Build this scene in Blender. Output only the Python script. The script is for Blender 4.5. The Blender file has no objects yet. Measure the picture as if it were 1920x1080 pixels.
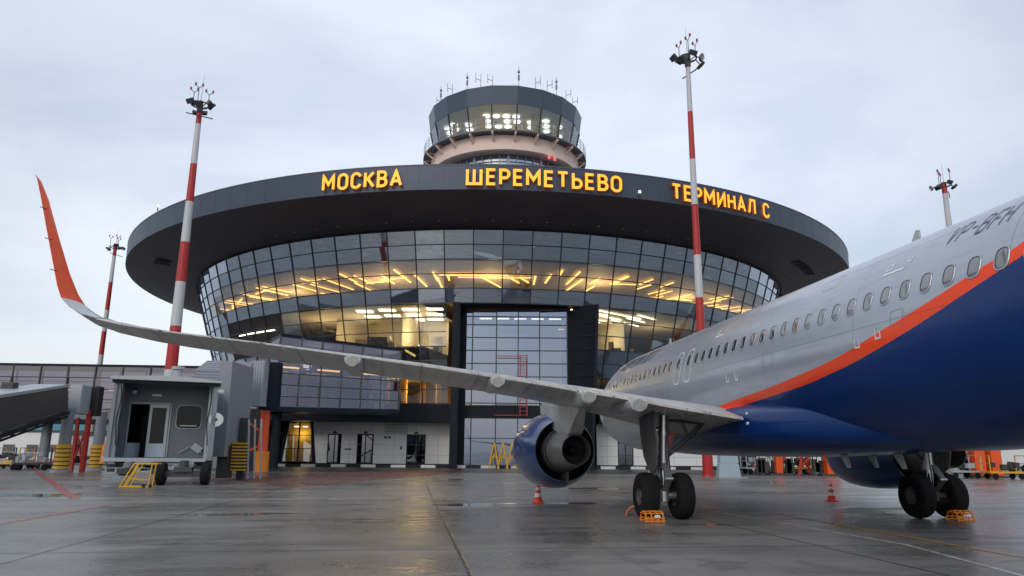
import bpy, bmesh, math, random
from math import sin, cos, pi, radians, sqrt, atan2, hypot
from mathutils import Vector, Matrix
random.seed(11)
S = bpy.context.scene
COL = S.collection

# ------------------------------------------------------------------ camera
F, TH, EYE, ROLL = 1369.6, .2223, 1.624, .008
cam = bpy.data.cameras.new('camera')
cam.sensor_width = 36; cam.lens = F / 1920 * 36; cam.clip_start = .1; cam.clip_end = 6000
camo = bpy.data.objects.new('camera', cam); COL.objects.link(camo)
camo.matrix_world = Matrix.Translation((0, 0, EYE)) @ Matrix.Rotation(pi/2 + TH, 4, 'X') @ Matrix.Rotation(ROLL, 4, 'Z')
S.camera = camo

# ------------------------------------------------------------------ world
W = bpy.data.worlds.new('World'); S.world = W; W.use_nodes = True
nt = W.node_tree; nt.nodes.clear()
def wn(t): return nt.nodes.new(t)
sky = wn('ShaderNodeTexSky'); sky.sky_type = 'NISHITA'; sky.sun_disc = False
sky.sun_elevation = radians(32); sky.sun_rotation = radians(200); sky.dust_density = 3; sky.air_density = 1.2
b1 = wn('ShaderNodeBackground'); b1.inputs['Strength'].default_value = .04
nt.links.new(sky.outputs[0], b1.inputs['Color'])
tc = wn('ShaderNodeTexCoord')
mp = wn('ShaderNodeMapping'); mp.inputs['Scale'].default_value = (1, 1, 2.6); mp.inputs['Location'].default_value = (.3, .1, .2)
nt.links.new(tc.outputs['Generated'], mp.inputs['Vector'])
nz = wn('ShaderNodeTexNoise'); nz.inputs['Scale'].default_value = 1.7; nz.inputs['Detail'].default_value = 6; nz.inputs['Roughness'].default_value = .52; nz.inputs['Distortion'].default_value = .4
nt.links.new(mp.outputs[0], nz.inputs['Vector'])
cr = wn('ShaderNodeValToRGB')
cr.color_ramp.elements[0].position = .32; cr.color_ramp.elements[0].color = (.50, .55, .66, 1)
cr.color_ramp.elements[1].position = .66; cr.color_ramp.elements[1].color = (.80, .84, .90, 1)
nt.links.new(nz.outputs['Fac'], cr.inputs[0])
dt = wn('ShaderNodeVectorMath'); dt.operation = 'DOT_PRODUCT'; dt.inputs[1].default_value = (-.02, .87, .49); nt.links.new(tc.outputs['Generated'], dt.inputs[0])
thin = wn('ShaderNodeMapRange'); thin.interpolation_type = 'SMOOTHSTEP'; thin.inputs['From Min'].default_value = .72; thin.inputs['To Min'].default_value = .83; thin.inputs['To Max'].default_value = 1.06; nt.links.new(dt.outputs['Value'], thin.inputs['Value'])
b2 = wn('ShaderNodeBackground'); nt.links.new(thin.outputs[0], b2.inputs['Strength'])
nt.links.new(cr.outputs[0], b2.inputs['Color'])
ad = wn('ShaderNodeAddShader'); out = wn('ShaderNodeOutputWorld')
nt.links.new(b1.outputs[0], ad.inputs[0]); nt.links.new(b2.outputs[0], ad.inputs[1]); nt.links.new(ad.outputs[0], out.inputs[0])

sun = bpy.data.lights.new('sun', 'SUN'); sun.energy = .6; sun.angle = radians(18); sun.color = (1, .97, .93)
suno = bpy.data.objects.new('sun', sun); COL.objects.link(suno)
suno.rotation_euler = (radians(58), 0, radians(-20))

S.view_settings.view_transform = 'Standard'; S.view_settings.look = 'None'
S.view_settings.exposure = 0; S.view_settings.gamma = 1
S.cycles.use_denoising = True
S.cycles.max_bounces = 7; S.cycles.transparent_max_bounces = 12; S.cycles.glossy_bounces = 4; S.cycles.diffuse_bounces = 3
S.cycles.sample_clamp_indirect = 4; S.cycles.caustics_reflective = False; S.cycles.caustics_refractive = False

# ------------------------------------------------------------------ picture rays -> places
_cr, _sr, _ct, _st = cos(ROLL), sin(ROLL), cos(TH), sin(TH)
def ray(px, py):
    dx, dy = px - 960, py - 540
    a, b = (dx*_cr + dy*_sr)/F, -(-dx*_sr + dy*_cr)/F
    return a, _ct - b*_st, _st + b*_ct
def at(px, py, Y):
    a, f, u = ray(px, py); return Vector((a/f*Y, Y, EYE + u/f*Y))
def gr(px, py, z=0.):
    a, f, u = ray(px, py); k = (z - EYE)/u; return Vector((a*k, f*k, z))

# ------------------------------------------------------------------ materials
def mat(name, col, rough=.5, metal=0., var=.12, vs=3., bump=0., bs=40., emit=None, es=0., coat=0., spec=.5, vary_rough=0.):
    m = bpy.data.materials.new(name); m.use_nodes = True
    t = m.node_tree; p = t.nodes['Principled BSDF']
    p.inputs['Roughness'].default_value = rough; p.inputs['Metallic'].default_value = metal
    p.inputs['Coat Weight'].default_value = coat; p.inputs['Coat Roughness'].default_value = .06
    p.inputs['Specular IOR Level'].default_value = spec
    c = (*col, 1)
    o = t.nodes.new('ShaderNodeTexCoord')
    n = t.nodes.new('ShaderNodeTexNoise'); n.inputs['Scale'].default_value = vs; n.inputs['Detail'].default_value = 5
    t.links.new(o.outputs['Object'], n.inputs['Vector'])
    mx = t.nodes.new('ShaderNodeMix'); mx.data_type = 'RGBA'
    mx.inputs['A'].default_value = (*[v*(1-var) for v in col], 1); mx.inputs['B'].default_value = (*[min(1, v*(1+var)) for v in col], 1)
    t.links.new(n.outputs['Fac'], mx.inputs['Factor']); t.links.new(mx.outputs['Result'], p.inputs['Base Color'])
    if vary_rough:
        r = t.nodes.new('ShaderNodeMapRange'); r.inputs['To Min'].default_value = max(0, rough-vary_rough); r.inputs['To Max'].default_value = rough+vary_rough
        t.links.new(n.outputs['Fac'], r.inputs['Value']); t.links.new(r.outputs[0], p.inputs['Roughness'])
    if bump:
        n2 = t.nodes.new('ShaderNodeTexNoise'); n2.inputs['Scale'].default_value = bs; n2.inputs['Detail'].default_value = 4
        t.links.new(o.outputs['Object'], n2.inputs['Vector'])
        bp = t.nodes.new('ShaderNodeBump'); bp.inputs['Strength'].default_value = bump; bp.inputs['Distance'].default_value = .02
        t.links.new(n2.outputs['Fac'], bp.inputs['Height']); t.links.new(bp.outputs[0], p.inputs['Normal'])
    if emit:
        p.inputs['Emission Color'].default_value = (*emit, 1); p.inputs['Emission Strength'].default_value = es
    return m

def glass(name, tint, refl, r0=.2, rough=.015, body=None, bodyw=0., wav=.0):
    """coated architectural glass: reflection grows at grazing angles, the rest is seen through (or a dark back-painted body)"""
    m = bpy.data.materials.new(name); m.use_nodes = True
    t = m.node_tree; t.nodes.clear(); N = t.nodes.new; L = t.links.new
    o = N('ShaderNodeOutputMaterial')
    lw = N('ShaderNodeLayerWeight'); lw.inputs['Blend'].default_value = .5
    pw = N('ShaderNodeMath'); pw.operation = 'POWER'; pw.inputs[1].default_value = 3.2; L(lw.outputs['Facing'], pw.inputs[0])
    ml = N('ShaderNodeMath'); ml.operation = 'MULTIPLY_ADD'; ml.inputs[1].default_value = 1-r0; ml.inputs[2].default_value = r0
    L(pw.outputs[0], ml.inputs[0])
    g = N('ShaderNodeBsdfGlossy'); g.inputs['Color'].default_value = (*refl, 1); g.inputs['Roughness'].default_value = rough
    tr = N('ShaderNodeBsdfTransparent'); tr.inputs['Color'].default_value = (*tint, 1)
    base = tr.outputs[0]
    if body:
        d = N('ShaderNodeBsdfDiffuse'); d.inputs['Color'].default_value = (*body, 1)
        mb = N('ShaderNodeMixShader'); mb.inputs[0].default_value = bodyw; L(tr.outputs[0], mb.inputs[1]); L(d.outputs[0], mb.inputs[2]); base = mb.outputs[0]
    if wav:
        tcn = N('ShaderNodeTexCoord'); nn = N('ShaderNodeTexNoise'); nn.inputs['Scale'].default_value = .35; nn.inputs['Detail'].default_value = 2
        L(tcn.outputs['Object'], nn.inputs['Vector'])
        bp = N('ShaderNodeBump'); bp.inputs['Strength'].default_value = wav; bp.inputs['Distance'].default_value = .2
        L(nn.outputs['Fac'], bp.inputs['Height']); L(bp.outputs[0], g.inputs['Normal'])
    ms = N('ShaderNodeMixShader'); L(ml.outputs[0], ms.inputs[0]); L(base, ms.inputs[1]); L(g.outputs[0], ms.inputs[2]); L(ms.outputs[0], o.inputs[0])
    return m

M = {}
M['white'] = mat('white_paint', (.62, .63, .63), .45, var=.08)
M['panelwhite'] = mat('white_cladding', (.74, .76, .76), .4, var=.05, vs=.8)
M['dark'] = mat('black_cladding', (.010, .014, .024), .5, var=.3, vs=.5, spec=.15)
M['mull'] = mat('mullion', (.012, .018, .03), .4, var=.1)
M['fascia'] = mat('fascia_metal', (.052, .070, .105), .45, .3, var=.12, vs=.35, vary_rough=.08)
M['soffit'] = mat('soffit_panel', (.14, .122, .138), .55, var=.25, vs=.12)
M['black'] = mat('black_rubber', (.012, .012, .014), .75, var=.3)
M['tyre'] = mat('tyre_rubber', (.012, .012, .013), .85, spec=.2, var=.35, vs=6, bump=.4, bs=30)
M['steel'] = mat('steel', (.45, .47, .5), .3, .8, var=.15, vs=8)
M['chrome'] = mat('oleo_chrome', (.6, .66, .72), .12, 1., var=.05)
M['dgrey'] = mat('dark_grey_metal', (.055, .058, .062), .5, .2, var=.25, vs=4)
M['mgrey'] = mat('mid_grey_paint', (.21, .235, .27), .45, var=.12, vs=2, bump=.05)
M['lgrey'] = mat('light_grey_paint', (.36, .40, .44), .42, var=.12, vs=2)
M['bridge'] = mat('bridge_grey', (.135, .15, .175), .5, var=.15, vs=1.5)
M['orange'] = mat('orange_paint', (.80, .095, .012), .45, var=.15, vs=2)
M['redp'] = mat('red_paint', (.42, .025, .015), .5, var=.15, vs=2)
M['yellow'] = mat('yellow_paint', (.68, .38, .02), .5, var=.15, vs=3)
M['chock'] = mat('chock_orange', (.85, .25, .015), .55, var=.3, vs=9)
M['cone'] = mat('cone_red', (.80, .06, .02), .5, var=.1)
M['coneband'] = mat('cone_band', (.8, .8, .8), .4, var=.04)
M['wing'] = mat('wing_grey', (.44, .44, .43), .38, .12, var=.12, vs=1.2, coat=.25, vary_rough=.08)
_m = M['wing'] = mat('wing_skin', (.60, .60, .58), .38, .05, var=.1, vs=1.2, coat=.15, vary_rough=.08)
_t = _m.node_tree; _p = _t.nodes['Principled BSDF']; _src = _p.inputs['Base Color'].links[0].from_socket
def _n(tp): return _t.nodes.new(tp)
_tc = _n('ShaderNodeTexCoord'); _sx = _n('ShaderNodeSeparateXYZ'); _t.links.new(_tc.outputs['Object'], _sx.inputs[0])
def _op(o_, a, b=None):
    q = _n('ShaderNodeMath'); q.operation = o_
    for i_, v_ in enumerate((a, b)):
        if v_ is None: continue
        if isinstance(v_, (int, float)): q.inputs[i_].default_value = v_
        else: _t.links.new(v_, q.inputs[i_])
    return q.outputs[0]
_l = _op('LESS_THAN', _op('ABSOLUTE', _op('SUBTRACT', _op('MODULO', _op('ADD', _sx.outputs['X'], 130.), 1.31), .65)), .014)
_sw = _op('ADD', _sx.outputs['Y'], _op('MULTIPLY', _op('ABSOLUTE', _sx.outputs['X']), .38))
_l2 = _op('LESS_THAN', _op('ABSOLUTE', _op('SUBTRACT', _op('MODULO', _op('ADD', _sw, 90.), .93), .46)), .012)
_nz = _n('ShaderNodeTexNoise'); _mp = _n('ShaderNodeMapping'); _mp.inputs['Scale'].default_value = (3.5, .35, 1); _t.links.new(_tc.outputs['Object'], _mp.inputs['Vector']); _t.links.new(_mp.outputs[0], _nz.inputs['Vector']); _nz.inputs['Scale'].default_value = 1.6; _nz.inputs['Detail'].default_value = 6
_r = _n('ShaderNodeMapRange'); _r.inputs['From Min'].default_value = .5; _r.inputs['From Max'].default_value = .72; _r.inputs['To Max'].default_value = .45; _t.links.new(_nz.outputs['Fac'], _r.inputs['Value'])
_mx = _n('ShaderNodeMix'); _mx.data_type = 'RGBA'; _t.links.new(_op('MAXIMUM', _r.outputs[0], _op('MULTIPLY', _op('MAXIMUM', _l, _l2), .7)), _mx.inputs['Factor']); _t.links.new(_src, _mx.inputs['A']); _mx.inputs['B'].default_value = (.15, .145, .135, 1)
_t.links.new(_mx.outputs['Result'], _p.inputs['Base Color'])
M['wingdk2'] = mat('weathered_grey', (.33, .33, .32), .5, var=.2, vs=6)
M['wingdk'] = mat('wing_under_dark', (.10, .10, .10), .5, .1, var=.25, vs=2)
M['pale'] = mat('pale_grey_paint', (.42, .45, .46), .35, .05, var=.1, vs=2, coat=.3)
M['core'] = mat('hot_metal', (.25, .24, .225), .36, .45, var=.15, vs=3)
M['nblue'] = mat('engine_blue', (.003, .042, .17), .22, .0, var=.1, vs=2, coat=.3)
M['pink'] = mat('tower_pink', (.95, .74, .64), .6, var=.06, vs=.5)
M['cabdark'] = mat('cab_cladding', (.06, .085, .12), .3, .3, var=.15, vs=.3)
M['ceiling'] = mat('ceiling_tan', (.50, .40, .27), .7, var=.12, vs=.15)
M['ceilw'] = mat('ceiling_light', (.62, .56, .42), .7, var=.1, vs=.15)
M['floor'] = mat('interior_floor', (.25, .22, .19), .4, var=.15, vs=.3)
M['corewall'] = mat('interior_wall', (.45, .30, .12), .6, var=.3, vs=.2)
M['slab'] = mat('slab_edge', (.02, .02, .025), .6)
M['stripw'] = mat('strip_lamp_warm', (1, .7, .3), .5, emit=(1, .58, .13), es=3.0)
M['stripc'] = mat('strip_lamp_white', (1, .95, .8), .5, emit=(1, .90, .68), es=4.0)
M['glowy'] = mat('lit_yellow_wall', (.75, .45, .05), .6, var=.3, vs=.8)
M['letter'] = mat('lit_letter', (.9, .5, .05), .4, emit=(1, .33, .014), es=1.05)
M['letterside'] = mat('letter_side', (.25, .05, .01), .5, emit=(.8, .12, .01), es=.22)
M['lampcab'] = mat('round_lamp', (1, 1, 1), .4, emit=(.95, .97, 1), es=1.7)
M['redlamp'] = mat('red_lamp', (.28, .05, .05), .4)
M['redlit'] = mat('lit_red_lamp', (.5, .06, .05), .4, emit=(1, .12, .1), es=1.4)
M['whitelamp'] = mat('white_lamp', (1, 1, 1), .4, emit=(1, .95, .85), es=3)
M['navy'] = mat('navy_paint', (.03, .05, .12), .35)
M['whitemark'] = mat('white_marking', (.75, .77, .8), .35, var=.03)
M['winframe'] = mat('window_frame_metal', (.40, .43, .48), .3, .2, var=.05)
M['pane'] = mat('cabin_pane', (.035, .042, .05), .07, var=.6, vs=2.2, spec=.9, coat=.6)
M['seal'] = mat('window_seal', (.01, .012, .015), .5)
M['gl_vis'] = glass('vision_glass', (.72, .74, .72), (.70, .84, .98), r0=.28, wav=.03)
M['gl_span'] = glass('spandrel_glass', (.1, .1, .12), (.72, .84, .98), r0=.42, body=(.06, .075, .10), bodyw=1., wav=.03)
M['gl_sky'] = glass('portico_glass', (.35, .36, .4), (.40, .52, .74), r0=.44, wav=.015)
M['gl_cor'] = glass('corridor_glass', (.42, .40, .47), (.36, .38, .48), r0=.30, wav=.02)
M['gl_dark'] = glass('door_glass', (.25, .26, .28), (.55, .62, .75), r0=.2)
M['gl_cab'] = glass('tower_glass', (.72, .78, .76), (.75, .85, .9), r0=.14)

# ------------------------------------------------------------------ mesh builder
class MB:
    def __init__(s): s.v = []; s.f = []; s.mi = []; s.cur = 0
    def add(s, vs, fs):
        b = len(s.v); s.v += [Vector(v) for v in vs]
        for f in fs: s.f.append([b+i for i in f]); s.mi.append(s.cur)
        return s
    def m(s, i): s.cur = i; return s
    def box(s, c, d, rz=0, R=None):
        hx, hy, hz = d[0]/2, d[1]/2, d[2]/2
        R = R or Matrix.Rotation(rz, 3, 'Z'); c = Vector(c)
        vs = [c + R @ Vector((x*hx, y*hy, z*hz)) for z in (-1, 1) for y in (-1, 1) for x in (-1, 1)]
        return s.add(vs, [(0,2,3,1),(4,5,7,6),(0,1,5,4),(2,6,7,3),(0,4,6,2),(1,3,7,5)])
    def bb(s, x0, x1, y0, y1, z0, z1): return s.box(((x0+x1)/2, (y0+y1)/2, (z0+z1)/2), (abs(x1-x0), abs(y1-y0), abs(z1-z0)))
    def quad(s, a, b, c, d): return s.add([a, b, c, d], [(0,1,2,3)])
    def cyl(s, p0, p1, r0, r1=None, n=12, cap=True):
        r1 = r0 if r1 is None else r1
        p0, p1 = Vector(p0), Vector(p1); d = (p1-p0).normalized()
        u = d.orthogonal().normalized(); w = d.cross(u)
        vs = []
        for p, r in ((p0, r0), (p1, r1)):
            for i in range(n):
                a = 2*pi*i/n; vs.append(p + u*cos(a)*r + w*sin(a)*r)
        fs = [(i, (i+1) % n, n+(i+1) % n, n+i) for i in range(n)]
        if cap: fs += [tuple(range(n-1, -1, -1)), tuple(range(n, 2*n))]
        return s.add(vs, fs)
    def bar(s, p0, p1, w, h=None, up=(0, 0, 1)):
        h = h or w; p0, p1 = Vector(p0), Vector(p1); d = (p1-p0).normalized(); up = Vector(up)
        if abs(d.dot(up)) > .98: up = Vector((0, 1, 0))
        x = d.cross(up).normalized(); z = x.cross(d)
        vs = [p + x*a*w/2 + z*b*h/2 for p in (p0, p1) for a, b in ((-1,-1),(1,-1),(1,1),(-1,1))]
        return s.add(vs, [(0,1,2,3),(7,6,5,4),(0,4,5,1),(1,5,6,2),(2,6,7,3),(3,7,4,0)])
    def rings(s, R, close=True, cap0=False, cap1=False):
        n = len(R[0]); vs = [p for r in R for p in r]; fs = []
        for k in range(len(R)-1):
            for i in range(n if close else n-1):
                j = (i+1) % n; fs.append((k*n+i, k*n+j, (k+1)*n+j, (k+1)*n+i))
        if cap0: fs.append(tuple(range(n-1, -1, -1)))
        if cap1: fs.append(tuple(range((len(R)-1)*n, len(R)*n)))
        return s.add(vs, fs)
    def lathe(s, prof, c=(0, 0, 0), axis='Z', n=32, a0=0, a1=2*pi):
        c = Vector(c); R = []; full = abs(a1-a0-2*pi) < 1e-6; cnt = n if full else n+1
        for r, h in prof:
            ring = []
            for i in range(cnt):
                a = a0 + (a1-a0)*i/n; x, y = r*cos(a), r*sin(a)
                ring.append(c + (Vector((x, y, h)) if axis == 'Z' else Vector((x, h, -y)) if axis == 'Y' else Vector((h, x, y))))
            R.append(ring)
        return s.rings(R, close=full)
    def prism(s, poly, y0, y1, f=lambda a, b, t: (a, t, b)):
        n = len(poly); vs = [f(a, b, y0) for a, b in poly] + [f(a, b, y1) for a, b in poly]
        return s.add(vs, [tuple(range(n-1, -1, -1)), tuple(range(n, 2*n))] + [(i, (i+1) % n, n+(i+1) % n, n+i) for i in range(n)])
    def build(s, name, mats, parent=None, loc=None, smooth=None, fix=True, bevel=0):
        me = bpy.data.meshes.new(name); me.from_pydata([tuple(v) for v in s.v], [], s.f)
        if not isinstance(mats, (list, tuple)): mats = [mats]
        for q in mats: me.materials.append(q)
        me.polygons.foreach_set('material_index', s.mi)
        if fix:
            bm = bmesh.new(); bm.from_mesh(me); bmesh.ops.recalc_face_normals(bm, faces=bm.faces); bm.to_mesh(me); bm.free()
        if smooth is not None:
            me.polygons.foreach_set('use_smooth', [True]*len(me.polygons)); me.set_sharp_from_angle(angle=radians(smooth))
        me.update()
        o = bpy.data.objects.new(name, me); COL.objects.link(o)
        if parent: o.parent = parent
        if loc: o.location = loc
        if bevel:
            b = o.modifiers.new('bevel', 'BEVEL'); b.width = bevel; b.segments = 2; b.limit_method = 'ANGLE'; b.angle_limit = radians(40)
        return o

def tag(o, label=None, cat=None, group=None, kind=None):
    if label: o['label'] = label
    if cat: o['category'] = cat
    if group: o['group'] = group
    if kind: o['kind'] = kind
    return o
def empty(name, loc, rz=0, label=None, cat=None, group=None):
    o = bpy.data.objects.new(name, None); o.empty_display_size = .3; COL.objects.link(o)
    o.location = loc; o.rotation_euler = (0, 0, rz)
    return tag(o, label, cat, group)
def copy_tree(o, parent=None):
    c = o.copy(); COL.objects.link(c)
    if parent: c.parent = parent
    for ch in list(o.children): copy_tree(ch, c)
    return c

# ------------------------------------------------------------------ stroke lettering
def arc(cx, cy, rx, ry, a0, a1, n=8): return [(cx+rx*cos(radians(a0+(a1-a0)*i/n)), cy+ry*sin(radians(a0+(a1-a0)*i/n))) for i in range(n+1)]
def _O(w=.62): return [arc(w/2, .73, w/2-.0, .27, 180, 0, 10) + arc(w/2, .27, w/2, .27, 0, -180, 10) + [(0, .73)]]
GL = {
 'М': (.78, [[(0,0),(0,1),(.39,.38),(.78,1),(.78,0)]]),
 'О': (.62, _O()),
 'С': (.6, [arc(.3,.72,.3,.28,10,180,9)+arc(.3,.28,.3,.28,180,350,9)]),
 'К': (.58, [[(0,0),(0,1)],[(.58,1),(.09,.46)],[(.2,.56),(.6,0)]]),
 'В': (.56, [[(0,.53),(0,1)]+arc(.3,.765,.22,.235,90,-90,8)+[(0,.53)],[(0,.5),(0,0)]+arc(.3,.265,.27,.265,-90,90,8)+[(.05,.53)]]),
 'А': (.68, [[(0,0),(.34,1),(.68,0)],[(.12,.3),(.56,.3)]]),
 'Ш': (.9, [[(0,1),(0,0),(.9,0),(.9,1)],[(.45,.04),(.45,1)]]),
 'Е': (.5, [[(.5,1),(0,1),(0,0),(.5,0)],[(.04,.52),(.45,.52)]]),
 'Р': (.55, [[(0,0),(0,1)]+arc(.28,.72,.27,.28,90,-90,8)+[(.04,.44)]]),
 'Т': (.64, [[(0,1),(.64,1)],[(.32,.96),(.32,0)]]),
 'Ь': (.55, [[(0,1),(0,0)]+arc(.28,.29,.27,.29,-90,90,8)+[(.04,.58)]]),
 'И': (.62, [[(0,1),(0,0),(.62,1),(.62,0)]]),
 'Н': (.6, [[(0,0),(0,1)],[(.6,0),(.6,1)],[(.04,.52),(.56,.52)]]),
 'Л': (.68, [[(-.02,.02),(.08,.12),(.24,1),(.68,1),(.68,0)]]),
 'V': (.6, [[(0,1),(.3,0),(.6,1)]]), '-': (.45, [[(0,.48),(.45,.48)]]), 'F': (.5, [[(.5,1),(0,1),(0,0)],[(.04,.5),(.42,.5)]]),
 'Э': (.58, [arc(.28,.72,.3,.28,170,0,9)+arc(.28,.28,.3,.28,0,-170,9),[(.15,.5),(.56,.5)]]),
 'Ф': (.72, [[(.36,-.02),(.36,1.02)], arc(.36,.52,.36,.32,90,450,16)]),
 ' ': (.3, []),
}
GL['P'] = GL['Р']; GL['B'] = GL['В']; GL['H'] = GL['Н']
def ribbon(pl, t):
    """mitred ribbon outlines: left and right offset points of a centreline"""
    closed = hypot(pl[0][0]-pl[-1][0], pl[0][1]-pl[-1][1]) < 1e-6
    P = [Vector((a, b)) for a, b in pl]; Ls, Rs = [], []; n = len(P)
    for i in range(n):
        if closed and i in (0, n-1): d0 = (P[-1]-P[-2]).normalized(); d1 = (P[1]-P[0]).normalized()
        else:
            d0 = (P[i]-P[i-1]).normalized() if i > 0 else None; d1 = (P[i+1]-P[i]).normalized() if i < n-1 else None
            d0 = d0 or d1; d1 = d1 or d0
        n0 = Vector((-d0.y, d0.x)); n1 = Vector((-d1.y, d1.x)); mm = (n0+n1)
        mm = mm.normalized() if mm.length > 1e-3 else n0
        k = min(1/max(.25, mm.dot(n0)), 2.2)*t/2
        Ls.append(P[i]+mm*k); Rs.append(P[i]-mm*k)
    return Ls, Rs
def letter_mesh(mb, ch, t, mapf, depth, x0, sc, slant=0, mats=(0, 1), step=.12):
    """mapf(u, v, d) -> 3D point; u along the text, v up, d out of the surface"""
    adv, strokes = GL[ch]
    for si, pl in enumerate(strokes):
        q = [pl[0]]
        for a, b in zip(pl, pl[1:]):
            k = max(1, int(hypot(b[0]-a[0], b[1]-a[1])/step)) if step else 1
            q += [(a[0]+(b[0]-a[0])*i/k, a[1]+(b[1]-a[1])*i/k) for i in range(1, k+1)]
        Ls, Rs = ribbon(q, t); n = len(q); dz = depth + .004*si
        def mpt(p, d): return mapf(x0 + (p.x + slant*p.y)*sc, p.y*sc, d)
        vs = [mpt(p, dz) for p in Ls] + [mpt(p, dz) for p in Rs]
        mb.m(mats[0]).add(vs, [(i, i+1, n+i+1, n+i) for i in range(n-1)])
        if depth > .02:
            vs = [mpt(p, dz) for p in Ls] + [mpt(p, 0) for p in Ls]; mb.m(mats[1]).add(vs, [(i, i+1, n+i+1, n+i) for i in range(n-1)])
            vs = [mpt(p, dz) for p in Rs] + [mpt(p, 0) for p in Rs]; mb.add(vs, [(i, i+1, n+i+1, n+i) for i in range(n-1)])
            for e in (0, n-1): mb.add([mpt(Ls[e], dz), mpt(Rs[e], dz), mpt(Rs[e], 0), mpt(Ls[e], 0)], [(0,1,2,3)])
    return adv

# ------------------------------------------------------------------ ground
PSI = .1328
gm = bpy.data.materials.new('wet_concrete'); gm.use_nodes = True
t = gm.node_tree; p = t.nodes['Principled BSDF']; N = t.nodes.new; L = t.links.new
tc = N('ShaderNodeTexCoord'); rot = N('ShaderNodeMapping'); rot.inputs['Rotation'].default_value = (0, 0, -PSI)
L(tc.outputs['Object'], rot.inputs['Vector'])
sx = N('ShaderNodeSeparateXYZ'); L(rot.outputs[0], sx.inputs[0])
def mth(op, a, b=None, c=None):
    n = N('ShaderNodeMath'); n.operation = op
    for i, v in enumerate((a, b, c)):
        if v is None: continue
        if isinstance(v, (int, float)): n.inputs[i].default_value = v
        else: L(v, n.inputs[i])
    return n.outputs[0]
def noise(scale, detail=4, vec=None, rough=.55, st=None, dist=0):
    n = N('ShaderNodeTexNoise'); n.inputs['Scale'].default_value = scale; n.inputs['Detail'].default_value = detail; n.inputs['Roughness'].default_value = rough; n.inputs['Distortion'].default_value = dist
    src = vec or rot.outputs[0]
    if st:
        mpp = N('ShaderNodeMapping'); mpp.inputs['Scale'].default_value = st; L(src, mpp.inputs['Vector']); src = mpp.outputs[0]
    L(src, n.inputs['Vector']); return n.outputs['Fac']
def ramp(v, a, b, ca=0., cb=1.):
    r = N('ShaderNodeMapRange'); r.inputs['From Min'].default_value = a; r.inputs['From Max'].default_value = b
    r.inputs['To Min'].default_value = ca; r.inputs['To Max'].default_value = cb; r.interpolation_type = 'SMOOTHSTEP'; L(v, r.inputs['Value']); return r.outputs[0]
def mixc(f, a, b):
    m = N('ShaderNodeMix'); m.data_type = 'RGBA'
    for k, v in (('Factor', f), ('A', a), ('B', b)):
        if isinstance(v, (float, int)): m.inputs[k].default_value = v
        elif isinstance(v, tuple): m.inputs[k].default_value = (*v, 1)
        else: L(v, m.inputs[k])
    return m.outputs['Result']
SL = 6.66
def joint(comp, off, w):
    a = mth('ADD', comp, SL*100 - off + SL/2); a = mth('MODULO', a, SL); a = mth('SUBTRACT', a, SL/2); a = mth('ABSOLUTE', a)
    return ramp(a, w*.4, w, 1, 0)
wob = mth('MULTIPLY', mth('SUBTRACT', noise(2.5, 3), .5), .05)
ju = joint(mth('ADD', sx.outputs['X'], wob), .86, .045); jv = joint(mth('ADD', sx.outputs['Y'], wob), 26.6, .05)
jt = mth('MAXIMUM', ju, jv)
# each slab its own tone
def cell(comp, off): return mth('FLOOR', mth('DIVIDE', mth('ADD', comp, SL*100-off), SL))
cb = N('ShaderNodeCombineXYZ'); L(cell(sx.outputs['X'], .86), cb.inputs[0]); L(cell(sx.outputs['Y'], 26.6), cb.inputs[1])
wnz = N('ShaderNodeTexWhiteNoise'); wnz.noise_dimensions = '2D'; L(cb.outputs[0], wnz.inputs['Vector'])
big = noise(.11, 5, dist=.5, st=(1, 1.6, 1)); med = noise(.6, 6, rough=.65, st=(.45, 1, 1)); fine = noise(9, 5, rough=.7); stk = noise(.5, 5, rough=.6, st=(.25, 2.2, 1))
wet = ramp(mth('ADD', mth('MULTIPLY', big, .65), mth('MULTIPLY', stk, .35)), .42, .60)
col = mixc(ramp(med, .3, .7), (.15, .144, .134), (.24, .230, .212))
col = mixc(mth('MULTIPLY', wnz.outputs['Value'], .35), col, (.215, .205, .19))
col = mixc(mth('MULTIPLY', wet, .55), col, (.068, .066, .064))
oil = ramp(noise(.33, 6, rough=.7, st=(1, .8, 1), dist=.8), .62, .72); col = mixc(mth('MULTIPLY', oil, .6), col, (.03, .03, .03))
col = mixc(mth('MULTIPLY', ramp(fine, .35, .75), .3), col, (.24, .235, .22))
trk = ramp(noise(1.0, 5, rough=.6, st=(1.5, .045, 1)), .55, .72); col = mixc(mth('MULTIPLY', trk, .38), col, (.045, .045, .045))
rst = ramp(noise(2.2, 4, rough=.6), .72, .80); col = mixc(mth('MULTIPLY', rst, .5), col, (.26, .25, .235))
och = ramp(noise(.09, 3, st=(1.3, .6, 1)), .58, .72); col = mixc(mth('MULTIPLY', och, .35), col, (.22, .17, .09))
ck = ramp(mth('ABSOLUTE', mth('SUBTRACT', noise(.35, 5, rough=.7, dist=1.2), .5)), .0015, .004, 1, 0); col = mixc(mth('MULTIPLY', mth('MULTIPLY', ck, ramp(big, .45, .55)), .55), col, (.03, .03, .03))
dmp = ramp(noise(.28, 7, rough=.72, st=(.7, 1.4, 1), dist=.9), .50, .56); col = mixc(mth('MULTIPLY', dmp, .26), col, (.060, .058, .055))
drp = ramp(noise(3.2, 3, rough=.6), .71, .75); col = mixc(mth('MULTIPLY', drp, .5), col, (.03, .03, .03))
col = mixc(mth('MULTIPLY', jt, .85), col, (.016, .016, .016))
L(col, p.inputs['Base Color'])
pud = ramp(noise(.22, 4, st=(.5, 1.5, 1), dist=.6),   .615, .66)
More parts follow.
